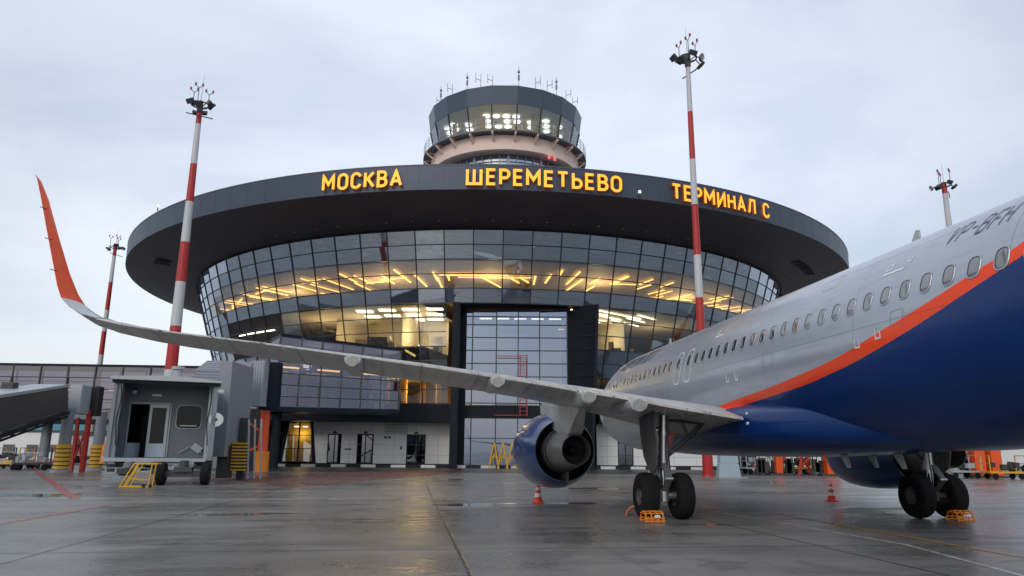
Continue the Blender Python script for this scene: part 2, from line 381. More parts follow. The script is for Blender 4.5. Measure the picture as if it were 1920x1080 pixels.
rg = mixc(wet, (.50, .50, .50), (.25, .25, .25)); rg = mixc(ramp(med, .3, .8), rg, (.34, .34, .34)); rg = mixc(mth('MULTIPLY', dmp, .5), rg, (.17, .17, .17)); rg = mixc(pud, rg, (.05, .05, .05))
L(rg, p.inputs['Roughness']); p.inputs['Specular IOR Level'].default_value = .42
bp = N('ShaderNodeBump'); bp.inputs['Distance'].default_value = .006
L(mth('MULTIPLY', mth('SUBTRACT', 1, pud), .55), bp.inputs['Strength']); L(mth('SUBTRACT', mth('ADD', fine, mth('MULTIPLY', med, .5)), mth('MULTIPLY', jt, 2)), bp.inputs['Height']); L(bp.outputs[0], p.inputs['Normal'])
mb = MB(); g = [-3000, -300, -60, 0, 60, 300, 3000]
mb.add([(x, y, 0) for y in g for x in g], [(j*7+i, j*7+i+1, (j+1)*7+i+1, (j+1)*7+i) for j in range(6) for i in range(6)])
tag(mb.build('apron_ground', gm), kind='structure')

def wornpaint(name, c, amt=.5):
    m = mat(name, c, .4, var=.1); t2 = m.node_tree; p2 = t2.nodes['Principled BSDF']
    n = t2.nodes.new('ShaderNodeTexNoise'); n.inputs['Scale'].default_value = 2.5; n.inputs['Detail'].default_value = 7; n.inputs['Roughness'].default_value = .7
    tc2 = t2.nodes.new('ShaderNodeTexCoord'); t2.links.new(tc2.outputs['Object'], n.inputs['Vector'])
    r = t2.nodes.new('ShaderNodeMapRange'); r.inputs['From Min'].default_value = amt-.08; r.inputs['From Max'].default_value = amt+.12; r.inputs['To Min'].default_value = 0; r.inputs['To Max'].default_value = .9
    t2.links.new(n.outputs['Fac'], r.inputs['Value']); t2.links.new(r.outputs[0], p2.inputs['Alpha']); return m
WP = wornpaint('worn_white_line', (.58, .58, .55), .40); YP = wornpaint('worn_yellow_line', (.42, .26, .05), .36); RP = wornpaint('worn_red_line', (.45, .07, .04), .44)
ASP = mat('service_road_asphalt', (.035, .036, .038), .38, var=.25, vs=.8, bump=.2, bs=12, vary_rough=.12)
def gline(name, pts, w, m, z, label=None):
    mb = MB()
    for a, b in zip(pts, pts[1:]):
        a, b = Vector(a), Vector(b); a.z = b.z = z; d = (b-a).normalized(); q = Vector((-d.y, d.x, 0))*w/2
        mb.quad(a-q, b-q, b+q, a+q)
    o = mb.build(name, m, fix=False); return tag(o, label, kind='structure')
mb = MB(); 
mb.add([(-90, 62, .004), (90, 62, .004), (90, 81, .004), (-90, 81, .004)], [(0,1,2,3)])
tag(mb.build('service_road', ASP), kind='structure')
def uv(u, v): return Vector((u*cos(PSI) - v*sin(PSI), u*sin(PSI) + v*cos(PSI), 0))
gline('white_road_line', [uv(-60, 27.2), uv(60, 27.2)], .75, wornpaint('faded_white_strip', (.40, .40, .38), .50), .006)
gline('yellow_taxi_line', [gr(1470, 966), gr(1925, 1046)], .16, YP, .006)
gline('white_stand_line', [gr(1355, 962), gr(1700, 1022), gr(1925, 1082)], .10, WP, .006)
gline('red_safety_line', [gr(60, 878), gr(140, 935)], .35, RP, .006)
gline('red_stand_line', [gr(-40, 990), gr(205, 948)], .18, RP, .006)
mb = MB(); q = [gr(430, 899), gr(640, 884), gr(900, 884), gr(540, 915)]
for v in q: v.z = .008
mb.quad(*q); tag(mb.build('red_painted_zone', wornpaint('worn_red_area', (.26, .07, .04), .50)), kind='structure')

# ------------------------------------------------------------------ terminal building
CX, CY, D = -3.47, 124.95, 125.
A0 = -pi/2 + radians(-1.59)*0
def P(r, az, z): # az measured from the direction facing the camera, + to the right
    base = atan2(-CY, -CX) + az
    return Vector((CX + r*cos(base), CY + r*sin(base), z))
GT, RT, KS = 25.75, 47.45, .30
def rc(z): return RT - (GT - z)*KS
term = empty('terminal_building', (CX, CY, 0), 0, 'round glass airport terminal under a wide dark disc roof', 'terminal building')
inv = Vector((-CX, -CY, 0))
def tb(mb, name, m, parent=term, **k):
    for v in mb.v: v += inv
    return mb.build(name, m, parent, **k)
RIM, ZB, ZTP = 56.9, 26.95, 29.5
mb = MB(); n = 180
mb.rings([[P(RIM, 2*pi*i/n, z) for i in range(n)] for z in (ZB, ZTP)])
mb.rings([[P(r, 2*pi*i/n, z) for i in range(n)] for r, z in ((RIM, ZTP), (RIM-.6, ZTP+.02), (RIM-.9, ZTP-.5), (14, ZTP+.6))])
roof = tb(mb, 'disc_roof', M['fascia'], smooth=30, fix=False)
mb = MB()
for i in range(144):
    a = 2*pi*i/144
    mb.quad(P(RIM+.012, a-.0004, ZB+.05), P(RIM+.012, a+.0004, ZB+.05), P(RIM+.012, a+.0004, ZTP-.02), P(RIM+.012, a-.0004, ZTP-.02))
mb.rings([[P(r, 2*pi*i/n, z) for i in range(n)] for r, z in ((RIM+.03, ZTP-.02), (RIM+.03, ZTP+.12), (RIM-.3, ZTP+.12))])
tb(mb, 'fascia_trim', mat('fascia_seam', (.06, .08, .115), .5), roof, fix=False)
mb = MB(); mb.rings([[P(r, 2*pi*i/n, z) for i in range(n)] for r, z in ((RIM-.002, ZB+.01), (RIM-.35, ZB-.12), (52, ZB-.42), (RT-1.5, GT+.05))])
tb(mb, 'soffit', M['soffit'], smooth=25, fix=False)
vents = [(-1.04, -.985, 53.6), (-1.05, -.995, 51.2)] + [(.867+.03*q_, .867+.03*q_+.022, 52.5) for q_ in range(6)]
for a, b, r0 in vents:
    mb = MB()
    for s_ in range(4): mb.quad(P(r0-s_*.5, a, ZB-.50), P(r0-s_*.5, b, ZB-.50), P(r0-s_*.5-.44, b, ZB-.52), P(r0-s_*.5-.44, a, ZB-.52))
    tb(mb, 'soffit_vent', M['black'])
DIM = mat('dim_warm_lamp', (.4, .3, .2), .5, emit=(1, .6, .25), es=.12)
for i in range(-16, 17):
    mb = MB(); c = P(49.2, i*.06, ZB-.75); mb.cyl(c, c+Vector((0, 0, .12)), .16, n=10); tb(mb, 'soffit_downlight', DIM)

NC = 90; DA = 2*pi/NC; PH = .35*DA
zr = [GT - 1.56*i for i in range(13)]        # row lines
def kind_of(i, a):
    # i row, a azimuth of the middle of the pane
    xa = degs = math.degrees(a)
    if 5 <= i and -8.2 < xa < 14.6: return None                      # the portico stands here
    if i in (5, 6, 7) and -34 > xa > -50: return 'dark'
    if i <= 1 or i == 4: return 'span'
    if i in (2, 3): return 'vis'
    if 5 <= i <= 7: return 'vis'
    if i == 8: return 'vis' if -34 < xa < -8 else 'span'
    if i == 9: return 'span'
    return 'vis' if -30 < xa < 40 else 'span'
from collections import defaultdict
panes = defaultdict(MB)
mul = MB()
rnd = random.Random(5)
for c in range(NC):
    a0, a1 = PH + c*DA, PH + (c+1)*DA
    am = (a0+a1)/2; am = (am + pi) % (2*pi) - pi
    if abs(am) > 2.4: continue
    for i in range(12):
        k = kind_of(i, am)
        if k is None: continue
        tz, tx = rnd.gauss(0, .010), rnd.gauss(0, .010)
        r0, r1 = rc(zr[i]), rc(zr[i+1]); 
        q = [P(r1+tz-tx, a0, zr[i+1]), P(r1+tz+tx, a1, zr[i+1]), P(r0-tz+tx, a1, zr[i]), P(r0-tz-tx, a0, zr[i])]
        sd = (am > 0) if i >= 5 else 0
        bandk = 0 if i <= 1 else 1 if i <= 3 else 2 if i == 4 else 3 if i <= 8 else 4 if i == 9 else 5
        panes[(k, (100 if math.degrees(am) < -50 and i >= 5 else 0) + bandk + (10 if k == 'vis' and i >= 8 and i < 10 else 0), sd)].quad(*q)
    lastrow = 5 if kind_of(5, am) is None else 12
    mul.bar(P(rc(zr[0])+.03, a0, zr[0]), P(rc(zr[lastrow])+.03, a0, zr[lastrow]), .11, .12)
    for i in range(lastrow+1):
        mul.bar(P(rc(zr[i])+.03, a0, zr[i]), P(rc(zr[i])+.03, a1, zr[i]), .12, .09)
cw = tb(mul, 'curtain_wall_frame', M['mull'])
for (k, b_, sd), mb in panes.items():
    tb(mb, {'vis': 'vision_glazing', 'span': 'spandrel_glazing', 'dark': 'painted_portal_recess'}[k], {'vis': M['gl_vis'], 'span': M['gl_span'], 'dark': M['black']}[k], fix=False)  # the dark kind: flat black panes paint the shade of an open recess

# floors, ceilings, core
mb = MB(); 
def rcut(i, n, r):
    a = math.degrees(((2*pi*i/n) + pi) % (2*pi) - pi); return min(r, 33.) if -9 < a < 15.5 and r > 33 else r
def disc(mb, z, r0, r1, n=180): mb.rings([[P(rcut(i, n, r), 2*pi*i/n, z) for i in range(n)] for r in (r0, r1)])
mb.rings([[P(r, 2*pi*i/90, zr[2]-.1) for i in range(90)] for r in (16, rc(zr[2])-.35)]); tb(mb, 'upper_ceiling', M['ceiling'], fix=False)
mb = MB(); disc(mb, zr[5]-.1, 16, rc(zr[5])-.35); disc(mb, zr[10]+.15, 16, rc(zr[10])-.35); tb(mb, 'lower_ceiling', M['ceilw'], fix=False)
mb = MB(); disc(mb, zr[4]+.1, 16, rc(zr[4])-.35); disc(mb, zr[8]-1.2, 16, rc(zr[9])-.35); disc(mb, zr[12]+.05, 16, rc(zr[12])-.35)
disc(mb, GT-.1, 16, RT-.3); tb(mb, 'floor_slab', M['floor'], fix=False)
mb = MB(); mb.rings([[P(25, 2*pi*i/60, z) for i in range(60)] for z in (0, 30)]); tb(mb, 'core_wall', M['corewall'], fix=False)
mb = MB()
for zz, z1 in ((zr[5]+.0, zr[4]), (zr[9], zr[8])): mb.rings([[P(rcut(i, 180, rc(z)-.4) if zz < 17 else rc(z)-.4, 2*pi*i/180, z) for i in range(180)] for z in (zz, z1)])
tb(mb, 'slab_edge', M['slab'], fix=False)
mb = MB()   # interior partitions seen through the lower glazing
for a, z0, z1, r0, r1 in ((-.26, zr[8]-1.2, zr[5]-.1, 30, 41), (-.5, zr[8]-1.2, zr[5]-.1, 30, 40), (.42, zr[8]-1.2, zr[5]-.1, 30, 40)):
    mb.quad(P(r0, a, z0), P(r1, a, z0), P(r1, a, z1), P(r0, a, z1))
mb.rings([[P(34, -.66+.50*i/10, z) for i in range(11)] for z in (zr[8]-1.2, zr[5]-.1)], close=False)
tb(mb, 'partition_wall', M['ceilw'], fix=False)
rnd = random.Random(9)
for k in range(16):
    a = rnd.uniform(-.42, -.15) if k < 11 else rnd.uniform(.27, .5); c = P(rnd.uniform(37, 40.5), a, zr[8]-1.15); h_ = rnd.uniform(1.0, 3.4)
    mb = MB(); mb.box((c.x, c.y, c.z+h_/2), (rnd.uniform(.5, 2.4), .6, h_)); tb(mb, 'interior_fitting', rnd.choice([M['dgrey'], M['glowy'], M['corewall'], M['lgrey'], M['floor']]))
mb = MB()
for a in (-.33, -.27, -.21, -.16):
    c = P(38.5, a, 0); mb.cyl((c.x, c.y, zr[12]), (c.x, c.y, zr[10]), .35, n=12)
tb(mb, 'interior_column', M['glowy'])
# lamps under the ceilings
def strip(mb, r, a, z, ln, ang, w=.22):
    c = P(r, a, z); d = Vector((cos(ang), sin(ang), 0))*ln/2
    mb.bar(c-d, c+d, w, .08)
rnd = random.Random(3); cnt = 0
groups = []
for k in range(72):
    a = -1.25 + 2.5*k/71 + rnd.uniform(-.02, .02); r = rnd.uniform(35, 44.6)
    if abs(a) < .12: ang, ln = 0 + rnd.choice((0, 0, 1.2)), rnd.choice((3, 7, 9))
    else:
        ang = atan2(-CY, -CX) + a + rnd.uniform(-.06, .06) + (.10 if a < 0 else -.10); ln = rnd.choice((3, 4.5, 6.5))
        if rnd.random() < .22: ang += 1.4; ln = 3.5
    r = min(r, 44.2 - ln*.55); mb = MB(); strip(mb, r, a, zr[2]-.35, ln, ang); tb(mb, 'strip_lamp', M['stripw'])
for k in range(10):
    a = -.155 - (k % 4)*.068 - (k//4)*.02; r = 42.6 - (k//4)*3.3
    mb = MB(); c = P(r, a, zr[5]-.2); mb.box(c, (1.9, 1.15, .08)); tb(mb, 'panel_lamp', M['stripc'])
for k in range(9):
    a = .27 + (k % 3)*.09; r = 43 - (k//3)*2.2
    mb = MB(); strip(mb, r, a, zr[5]-.25, rnd.choice((4, 6, 8)), atan2(-CY, -CX)+a+pi/2 + .35, .16); tb(mb, 'strip_lamp', M['stripc'])
for k in range(10):
    a = .24 + rnd.uniform(0, .13); r = rnd.uniform(36, 40)
    mb = MB(); strip(mb, r, a, zr[5]-rnd.uniform(.4, 1.5), rnd.uniform(1, 2.2), rnd.uniform(-.3, .3), .2); tb(mb, 'strip_lamp', M['stripw'])
for k in range(6):
    a = -.14 - k*.035
    mb = MB(); strip(mb, 40.2, a, zr[10]-.1, 1.1, .1, .2); tb(mb, 'strip_lamp', M['stripw'])
mb = MB()
for k in range(4):
    a = -.80 + k*.047; mb.bar(P(rc(zr[6])+.35, a, zr[6]-.4), P(rc(zr[6])+.35, a+.033, zr[6]-.4), .1, .13)
tb(mb, 'portal_lamp', M['stripc'])
def lamp(name, loc, power, colr=(1, .72, .38), rad=.8):
    l = bpy.data.lights.new(name, 'POINT'); l.energy = power; l.color = colr; l.shadow_soft_size = rad
    o = bpy.data.objects.new(name, l); COL.objects.link(o); o.location = loc
for a in (-1.15, -.75, -.35, 0, .35, .75, 1.1): lamp('interior_lamp', P(38.5, a, 20.6), 820)
for a in (-.56, -.42, -.22): lamp('interior_lamp', P(39.5, a, 15.2), 620, (1, .74, .38))
for a in (.36, .6): lamp('interior_lamp', P(38, a, 15.2), 420, (1, .78, .42))
lamp('interior_lamp', P(37.5, -.22, 9.0), 800, (1, .62, .2)); lamp('interior_lamp', P(37, .25, 8.4), 200, (1, .62, .2))

# portico: tall flat glass bay with splayed dark piers
def bx(name, m, x0, x1, y0, y1, z0, z1, parent=term, **k):
    mb = MB(); mb.bb(x0, x1, y0, y1, z0, z1); return tb(mb, name, m, parent, **k)
xs = [-5.15, -4.45, -1.72, .75, 3.2, 6.35]; PY = 82.6
ptop = zr[5] - .1
rows = [ptop, ptop-.95, ptop-1.9] + [ptop-1.9-1.48*k for k in range(1, 7)] + [6.85]
mb = MB(); fr = MB()
zrows = rows
for zi in range(len(zrows)-1):
    for xi in range(5):
        e = rnd.gauss(0, .006); y = PY + e
        mb.quad((xs[xi], PY-e, zrows[zi+1]), (xs[xi+1], PY-e, zrows[zi+1]), (xs[xi+1], PY+e, zrows[zi]), (xs[xi], PY+e, zrows[zi]))
for z0, z1 in ((3.2, 5.4), (.15, 3.2)):
    for xi in range(0, 5):
        mb.quad((xs[xi], PY, z0), (xs[xi+1], PY, z0), (xs[xi+1], PY, z1), (xs[xi], PY, z1))
tb(mb, 'portico_glazing', M['gl_sky'], fix=False)
for x in xs[1:]: fr.bb(x-.06, x+.06, PY-.12, PY-.02, .1, ptop)
for z in zrows[:-1] + [5.4, 3.2]: fr.bb(xs[0], xs[-1], PY-.13, PY-.015, z-.045, z+.045)
tb(fr, 'portico_frame', M['mull'])
bx('portico_band', M['dark'], -5.2, 6.35, PY-.2, PY+.05, 5.45, 6.8)
mb = MB(); mb.prism([(6.35, PY), (9.45, 79.9), (9.75, 79.9), (9.9, 88), (6.35, 88)], 0, ptop+.05, f=lambda a, b, z: (a - (.9 - .05*z if b < 80.5 else 0), b, z))
tb(mb, 'portico_pier', M['dark'])
mb = MB()
for z in zrows[2:-1]: mb.bar((6.4, PY-.06, z), (9.38-.9+.05*z, 79.86, z), .05, .05)
tb(mb, 'pier_joint', M['mull'])
mb = MB(); mb.bb(-6.55, -5.75, 79.6, 84, 0, ptop+.1); tb(mb, 'portico_fin', M['dark'])
bx('portico_head', M['dark'], -6.4, 6.4, PY-.1, PY+.6, ptop-.02, ptop+1.6); bx('portico_side', M['dark'], -5.76, -5.14, PY-.1, PY+.6, 0, ptop); bx('lobby_wall', M['corewall'], -5.6, 6.3, 91, 91.2, 0, 18)
bx('lobby_ceiling', M['dark'], -5.6, 6.3, 82.8, 91, 17.2, 17.4)
for k in range(5):
    bx('strip_lamp', M['stripc'], -3.7+k*2.0, -2.3+k*2.0, 83.1, 83.25, 16.7, 16.85)
bx('yellow_canopy', M['glowy'], -1.6, 3.0, 83.4, 84, 14.9, 16.2)
lamp('lobby_lamp', (0, 86, 13), 200, (1, .8, .5)); lamp('lobby_lamp', (0, 86.5, 3.5), 150, (1, .8, .5))

# ground floor walls
def white_wall(x0l, x0t, x1, doors, y=86.):
    mb = MB(); segs = sorted(doors); z1 = 5.0
    # pieces between doors, left edge leaning
    cur = (x0l, x0t)
    for a, b in segs:
        mb.prism([(cur[0], .35), (a, .35), (a, z1), (cur[1], z1)], y, y+.3)
        mb.prism([(a, 3.65), (b, 3.65), (b, z1), (a, z1)], y, y+.3); cur = (b, b)
    mb.prism([(cur[0], .35), (x1, .35), (x1, z1), (cur[1], z1)], y, y+.3)
    tb(mb, 'white_wall', M['panelwhite'])
    j = MB()
    for z in (1.3, 2.45, 3.62): j.bb(x0l+.3, x1, y-.006, y, z, z+.025)
    xx = x0l+1.2
    while xx < x1: j.bb(xx, xx+.025, y-.006, y, .35, z1); xx += 2.55
    tb(j, 'panel_joint', M['mgrey'])
    bx('plinth', M['dark'], x0l-.2, x1, y-.03, y+.2, 0, .35)
    for a, b in segs:
        d = empty('glass_door', (0, 0, 0)); d.parent = term
        f = MB(); w = .1
        f.bb(a, a+w, y+.02, y+.2, 0, 3.65); f.bb(b-w, b, y+.02, y+.2, 0, 3.65); f.bb(a+w, b-w, y+.02, y+.2, 3.5, 3.65); f.bb((a+b)/2-.05, (a+b)/2+.05, y+.04, y+.18, 0, 3.5); f.bb(a+w, b-w, y+.03, y+.19, .35, .45)
        f = tb(f, 'door_frame', M['dark'], d); f.location = (0, 0, 0)
        g_ = MB(); g_.quad((a+w, y+.1, .0), (b-w, y+.1, .0), (b-w, y+.1, 3.5), (a+w, y+.1, 3.5)); tb(g_, 'door_pane', M['gl_dark'], d, fix=False)
        h = MB(); h.cyl(((a+b)/2-.14, y-.02, 1.0), ((a+b)/2-.14, y-.02, 1.7), .02, n=8); tb(h, 'handle', M['steel'], d)
        h = MB(); h.bb((a+b)/2-.25, (a+b)/2+.25, y-.1, y, 3.7, 3.85); h.prism([((a+b)/2-.18, 3.85), ((a+b)/2+.18, 3.85), ((a+b)/2, 4.0)], y-.09, y-.01); tb(h, 'door_lamp', M['dgrey'], d)
white_wall(-22.3, -22.9, -6.6, [(-21.1, -19.5), (-17.7, -15.8), (-12.0, -9.8)])
white_wall(9.9, 9.9, 36, [(12.3, 14.1), (16.3, 18.2), (26, 28.2)])
mb = MB(); 
for k in range(7): mb.bb(-14.6, -11.9, 85.96, 86-.001, 3.75+k*.16, 3.75+k*.16+.07)
tb(mb, 'wall_vent', M['mgrey'])
mb = MB()
for q_ in ((-14.6, -14.3, 3.15, 3.4), (-14.15, -13.85, 3.15, 3.4), (-19.1, -18.3, 1.85, 2.0), (-12.7, -12.5, 1.9, 2.3)): bx('wall_sign', M['dgrey'], q_[0], q_[1], 85.95, 86, q_[2], q_[3])
bx('dark_overhang', M['dark'], -30, -6.55, 83.4, 95, 5.0, 6.95); bx('dark_overhang', M['dark'], 9.9, 36, 83.4, 95, 5.0, 6.95)
bx('back_wall', M['slab'], -36, 36, 95, 95.4, 0, 7)
bx('dark_wall', M['dark'], -36, -26.5, 85.5, 95, 0, 5.0)
# yellow lit trapezoid window left of the white wall
mb = MB(); y = 86.
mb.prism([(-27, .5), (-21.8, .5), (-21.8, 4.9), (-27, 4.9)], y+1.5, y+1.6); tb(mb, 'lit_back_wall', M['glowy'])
lamp('interior_lamp', (-24.4, 86.9, 3.6), 60, (1, .75, .3), .3)
mb = MB(); mb.quad((-26.3, y, .5), (-22.5, y, .5), (-22.9, y, 4.9), (-25.7, y, 4.9)); tb(mb, 'tall_window', M['gl_vis'], fix=False)
mb = MB(); mb.bb(-24.5, -24.35, y-.05, y+.1, .4, 4.9)
for z in (1.9, 3.4): mb.bb(-26.1, -22.8, y-.04, y+.06, z, z+.08)
mb.prism([(-22.75, .35), (-22.3, .35), (-22.9, 5), (-23.2, 5)], y-.05, y+.2); mb.prism([(-26.6, .35), (-26.2, .35), (-25.6, 5), (-26.6, 5)], y-.05, y+.2)
tb(mb, 'window_frame', M['dark'])
mb = MB(); mb.bb(-25.2, -24.7, 86.5, 86.8, 4.4, 4.5); tb(mb, 'strip_lamp', M['stripc']); mb = MB(); mb.bb(-24.2, -23.7, 86.5, 86.8, 4.4, 4.5); tb(mb, 'strip_lamp', M['stripc'])
# red ladder frame on the portico
lad = MB()
for x in (1.0, 1.75): lad.bb(x-.05, x+.05, 81.6, 81.7, 5.6, 12.4)
for k in range(16): lad.bb(.9, 1.85, 81.62, 81.68, 5.7+k*.44, 5.76+k*.44)
lad.bb(-1.8, 1.0, 81.62, 81.68, 12.2, 12.28); lad.bb(-1.8, 1.0, 81.62, 81.68, 5.65, 5.73)
tb(lad, 'red_ladder', M['redp'])

# yellow timber frames leaning by the portico
ys_ = empty('yellow_scaffold', (-.6, 80.4, 0), 0, 'yellow scaffold frames standing at the portico beside the left engine', 'scaffold')
for k in range(4):
    mb = MB(); x = -1.2 + k*.95
    mb.bar((x-.55, 0, 0), (x, .1, 2.7), .13); mb.bar((x+.55, 0, 0), (x+.05, .1, 2.7), .13); mb.bar((x-.3, .05, 1.2), (x+.3, .05, 1.2), .1); mb.bar((x-.5, .05, .3), (x+.2, .05, 1.6), .08)
    mb.build('trestle', M['yellow'], ys_)

# painted kerb blocks
kb = empty('painted_kerb', (0, 81.3, 0), 0, 'low kerb of black and white blocks along the terminal front', 'kerb')
for i in range(46):
    mb = MB(); x = -34 + i*1.62; mb.bb(x, x+1.6, -.18, .18, 0, .3); mb.build('kerb_block', M['white'] if i % 2 else M['black'], kb, bevel=.03)
mb = MB(); mb.bb(-60, 60, 81.5, 85.99, 0, .12); tag(mb.build('pavement', M['mgrey']), kind='structure')

# ------------------------------------------------------------------ lit roof lettering
def az_of(px, py):
    a, f, u = ray(px, py); d = Vector((a, f)).normalized(); o = Vector((0, 0)) - Vector((CX, CY))
    bq = o.dot(d); cq = o.dot(o) - RIM*RIM; k = -bq - sqrt(max(0, bq*bq - cq)); pt = d*k
    az = atan2(pt.y-CY, pt.x-CX) - atan2(-CY, -CX); return (az + pi) % (2*pi) - pi, EYE + u/hypot(a, f)*k
def roof_sign(word, p0, p1, label, LH):
    (a0, z0), (a1, z1) = az_of(*p0), az_of(*p1)
    total = sum(GL[c][0] for c in word) + .24*(len(word)-1); sc = LH
    uscale = abs(a1-a0)*(RIM+.2)/total
    am = (a0+a1)/2
    c0 = P(RIM, am, ZB); r = empty('illuminated_sign', c0, 0, label, 'sign', 'lit letters standing on the roof edge')
    zb = ZB + (ZTP-ZB-LH)/2; x = 0
    for ch in word:
        if ch != ' ':
            mb = MB()
            def mapf(u, v, d): 
                q = P(RIM + .22 + d, a0 + u/(RIM+.2), zb + v); return q - c0
            adv, strokes = GL[ch]
            def mf2(u, v, d, x=x): return mapf(u, v, d)
            # horizontal and vertical scales differ slightly
            tmp = GL[ch]
            GL['_'] = (tmp[0], [[(a*uscale/sc, b) for a, b in s_] for s_ in tmp[1]])
            letter_mesh(mb, '_', .19, mapf, .22, x*uscale, sc*.86)
            for st in (.2,):
                q0 = mapf(x*uscale + tmp[0]*uscale*.3, sc*.3, -.2); q1 = mapf(x*uscale + tmp[0]*uscale*.3, sc*.3, .02); 
            mb.build('letter', [M['letter'], M['letterside']], r, fix=False)
        x += GL[ch][0] + .24
LH = 1.72
roof_sign('МОСКВА', (611, 340), (757, 332), 'lit amber lettering МОСКВА on the roof edge, leftmost of three words', LH)
roof_sign('ШЕРЕМЕТЬЕВО', (877, 330), (1163, 338), 'lit amber lettering ШЕРЕМЕТЬЕВО below the control tower', LH)
roof_sign('ТЕРМИНАЛ С', (1257, 355), (1436, 388), 'lit amber lettering ТЕРМИНАЛ С behind the tall red and white mast', LH)

for px_, py_ in ((297, 396), (1199, 366)):
    az_, z_ = az_of(px_, py_); c_ = P(RIM+.1, az_, ZTP+.12 if px_ < 900 else ZB+.1); mb = MB(); mb.cyl(c_, c_ + Vector((0, 0, .55)), .07, n=8); mb.m(1).cyl(c_ + Vector((0, 0, .5)), c_ + Vector((0, 0, .72)), .11, n=12); tb(mb, 'edge_lamp', [M['dgrey'], M['whitelamp']], roof)
# ------------------------------------------------------------------ control tower
TZ = 126.; tcx = at(947, 250, TZ).x
tw = empty('control_tower', (tcx, TZ, 0), 0, 'round control tower with outward leaning glass cab above the disc roof', 'control tower')
def ringp(r, z, n=20, off=.5): return [Vector((r*cos(2*pi*(i+off)/n - pi/2), r*sin(2*pi*(i+off)/n - pi/2), z)) for i in range(n)]
mb = MB(); mb.rings([ringp(10.6, 20, 48), ringp(10.6, 52, 48)]); mb.build('tower_shaft', M['pink'], tw, smooth=30)
mb = MB(); mb.rings([ringp(11.2, 46.0, 48), ringp(11.2, 50.5, 48)]); mb.build('shaft_glazing', M['gl_span'], tw, smooth=30, fix=False)
mb = MB()
for i in range(48):
    q0, q1 = ringp(11.35, 46, 48)[i], ringp(11.35, 50.5, 48)[i]; mb.bar(q0, q1, .12 if i % 4 else .45, .15)
for z in (47.9, 49.3): 
    for i in range(48): mb.bar(ringp(11.35, z, 48)[i], ringp(11.35, z, 48)[(i+1) % 48], .1, .08)
mb.build('shaft_mullion', M['lgrey'], tw)
mb = MB(); mb.rings([ringp(r, z, 72) for r, z in ((11.0, 50.5), (12.9, 50.5), (13.2, 50.7), (13.5, 53.1), (13.3, 53.25))]); mb.build('pink_drum', M['pink'], tw, smooth=35, fix=False)
mb = MB(); mb.rings([ringp(r, z, 72) for r, z in ((13.2, 53.22), (14.9, 53.22), (14.9, 53.5), (13.0, 53.5))]); mb.build('gallery_floor', M['bridge'], tw, fix=False)
for i in range(24):
    a = 2*pi*(i+.5)/24 - pi/2; d = Vector((cos(a), sin(a), 0)); mb = MB(); mb.bar(d*14.8+Vector((0, 0, 53.05)), d*13.4+Vector((0, 0, 52.0)), .28, .3); mb.bar(d*14.8+Vector((0, 0, 53.12)), d*13.4+Vector((0, 0, 53.12)), .28, .2); mb.build('gallery_bracket', M['pink'], tw)
mb = MB(); gp = ringp(14.8, 53.5, 48)
for i in range(48):
    q, q2 = gp[i], gp[(i+1) % 48]; mb.cyl(q, q+Vector((0, 0, 2)), .05, n=6)
    for h in (.7, 1.35, 2.0): mb.cyl(q+Vector((0, 0, h)), q2+Vector((0, 0, h)), .04, n=6)
mb.build('gallery_railing', M['lgrey'], tw)
CZ0, CZ1, CZ2 = 53.5, 58.55, 61.75
cr0, cr1, cr2 = 12.6, 13.75, 14.2
mb = MB(); mb.rings([ringp(cr0, CZ0), ringp(cr1, CZ1)]); mb.build('cab_glazing', M['gl_cab'], tw, fix=False)
mb = MB()
for i in range(20): mb.bar(ringp(cr0+.05, CZ0)[i], ringp(cr1+.05, CZ1)[i], .2, .16)
for i in range(20): mb.bar(ringp(cr0+.06, CZ0+.2)[i], ringp(cr0+.06, CZ0+.2)[(i+1) % 20], .3, .3)
mb.build('cab_frame', M['mull'], tw)
mb = MB(); mb.rings([ringp(cr1+.04, CZ1), ringp(cr2, CZ2), ringp(cr2-.5, CZ2+.05), ringp(8, CZ2-.2), ringp(.1, CZ2-.1)]); mb.build('cab_parapet', M['cabdark'], tw, fix=False)
mb = MB(); mb.rings([ringp(.1, CZ1-.02), ringp(cr1-.1, CZ1-.02)]); mb.build('cab_ceiling', M['ceiling'], tw, fix=False)
mb = MB(); mb.rings([ringp(.1, CZ0+.05), ringp(cr0-.1, CZ0+.05)]); mb.build('cab_floor', M['dgrey'], tw, fix=False)
rnd = random.Random(8); k = 0
for cxx in (-10.2, -9.0, -6.6, -3.2, -1.4, .3, 2.0, 4.4, 7.2, 9.6):
    for j in range(3):
        yy = -sqrt(max(1, 150 - cxx*cxx)) + 2.2 + j*2.0 + (abs(cxx) < 3)*.4
        if (k*7 + j) % 5 == 4: continue
        mb = MB(); mb.cyl((cxx + j*.15, yy, CZ1-.35), (cxx + j*.15, yy, CZ1-.2), .66, n=16); mb.build('ceiling_lamp', M['lampcab'], tw)
    k += 1
for cxx in (-8.8, -3.6, 4.9, 9.3):
    mb = MB(); yy = -sqrt(150 - cxx*cxx) + 2.0; mb.bb(cxx-.35, cxx+.35, yy-.2, yy+.2, CZ0, CZ1-.1); mb.build('cab_column', M['yellow'], tw)
lamp('cab_lamp', Vector((tcx, TZ-1, 55.5)), 900, (1, .88, .62), .6)
mb = MB()
for a in (60, 78, 100, 120): 
    r_ = 14.9; x, y = r_*cos(radians(a-180+55)), r_*sin(radians(a-180+55)); 
for x in (7.6, 8.6, 12.3): 
    y = -sqrt(13.3**2-x*x); mb.cyl((x, y, 50.0), (x, y, 50.45), .22, n=8)
mb.build('obstruction_lamp', M['redlit'], tw)
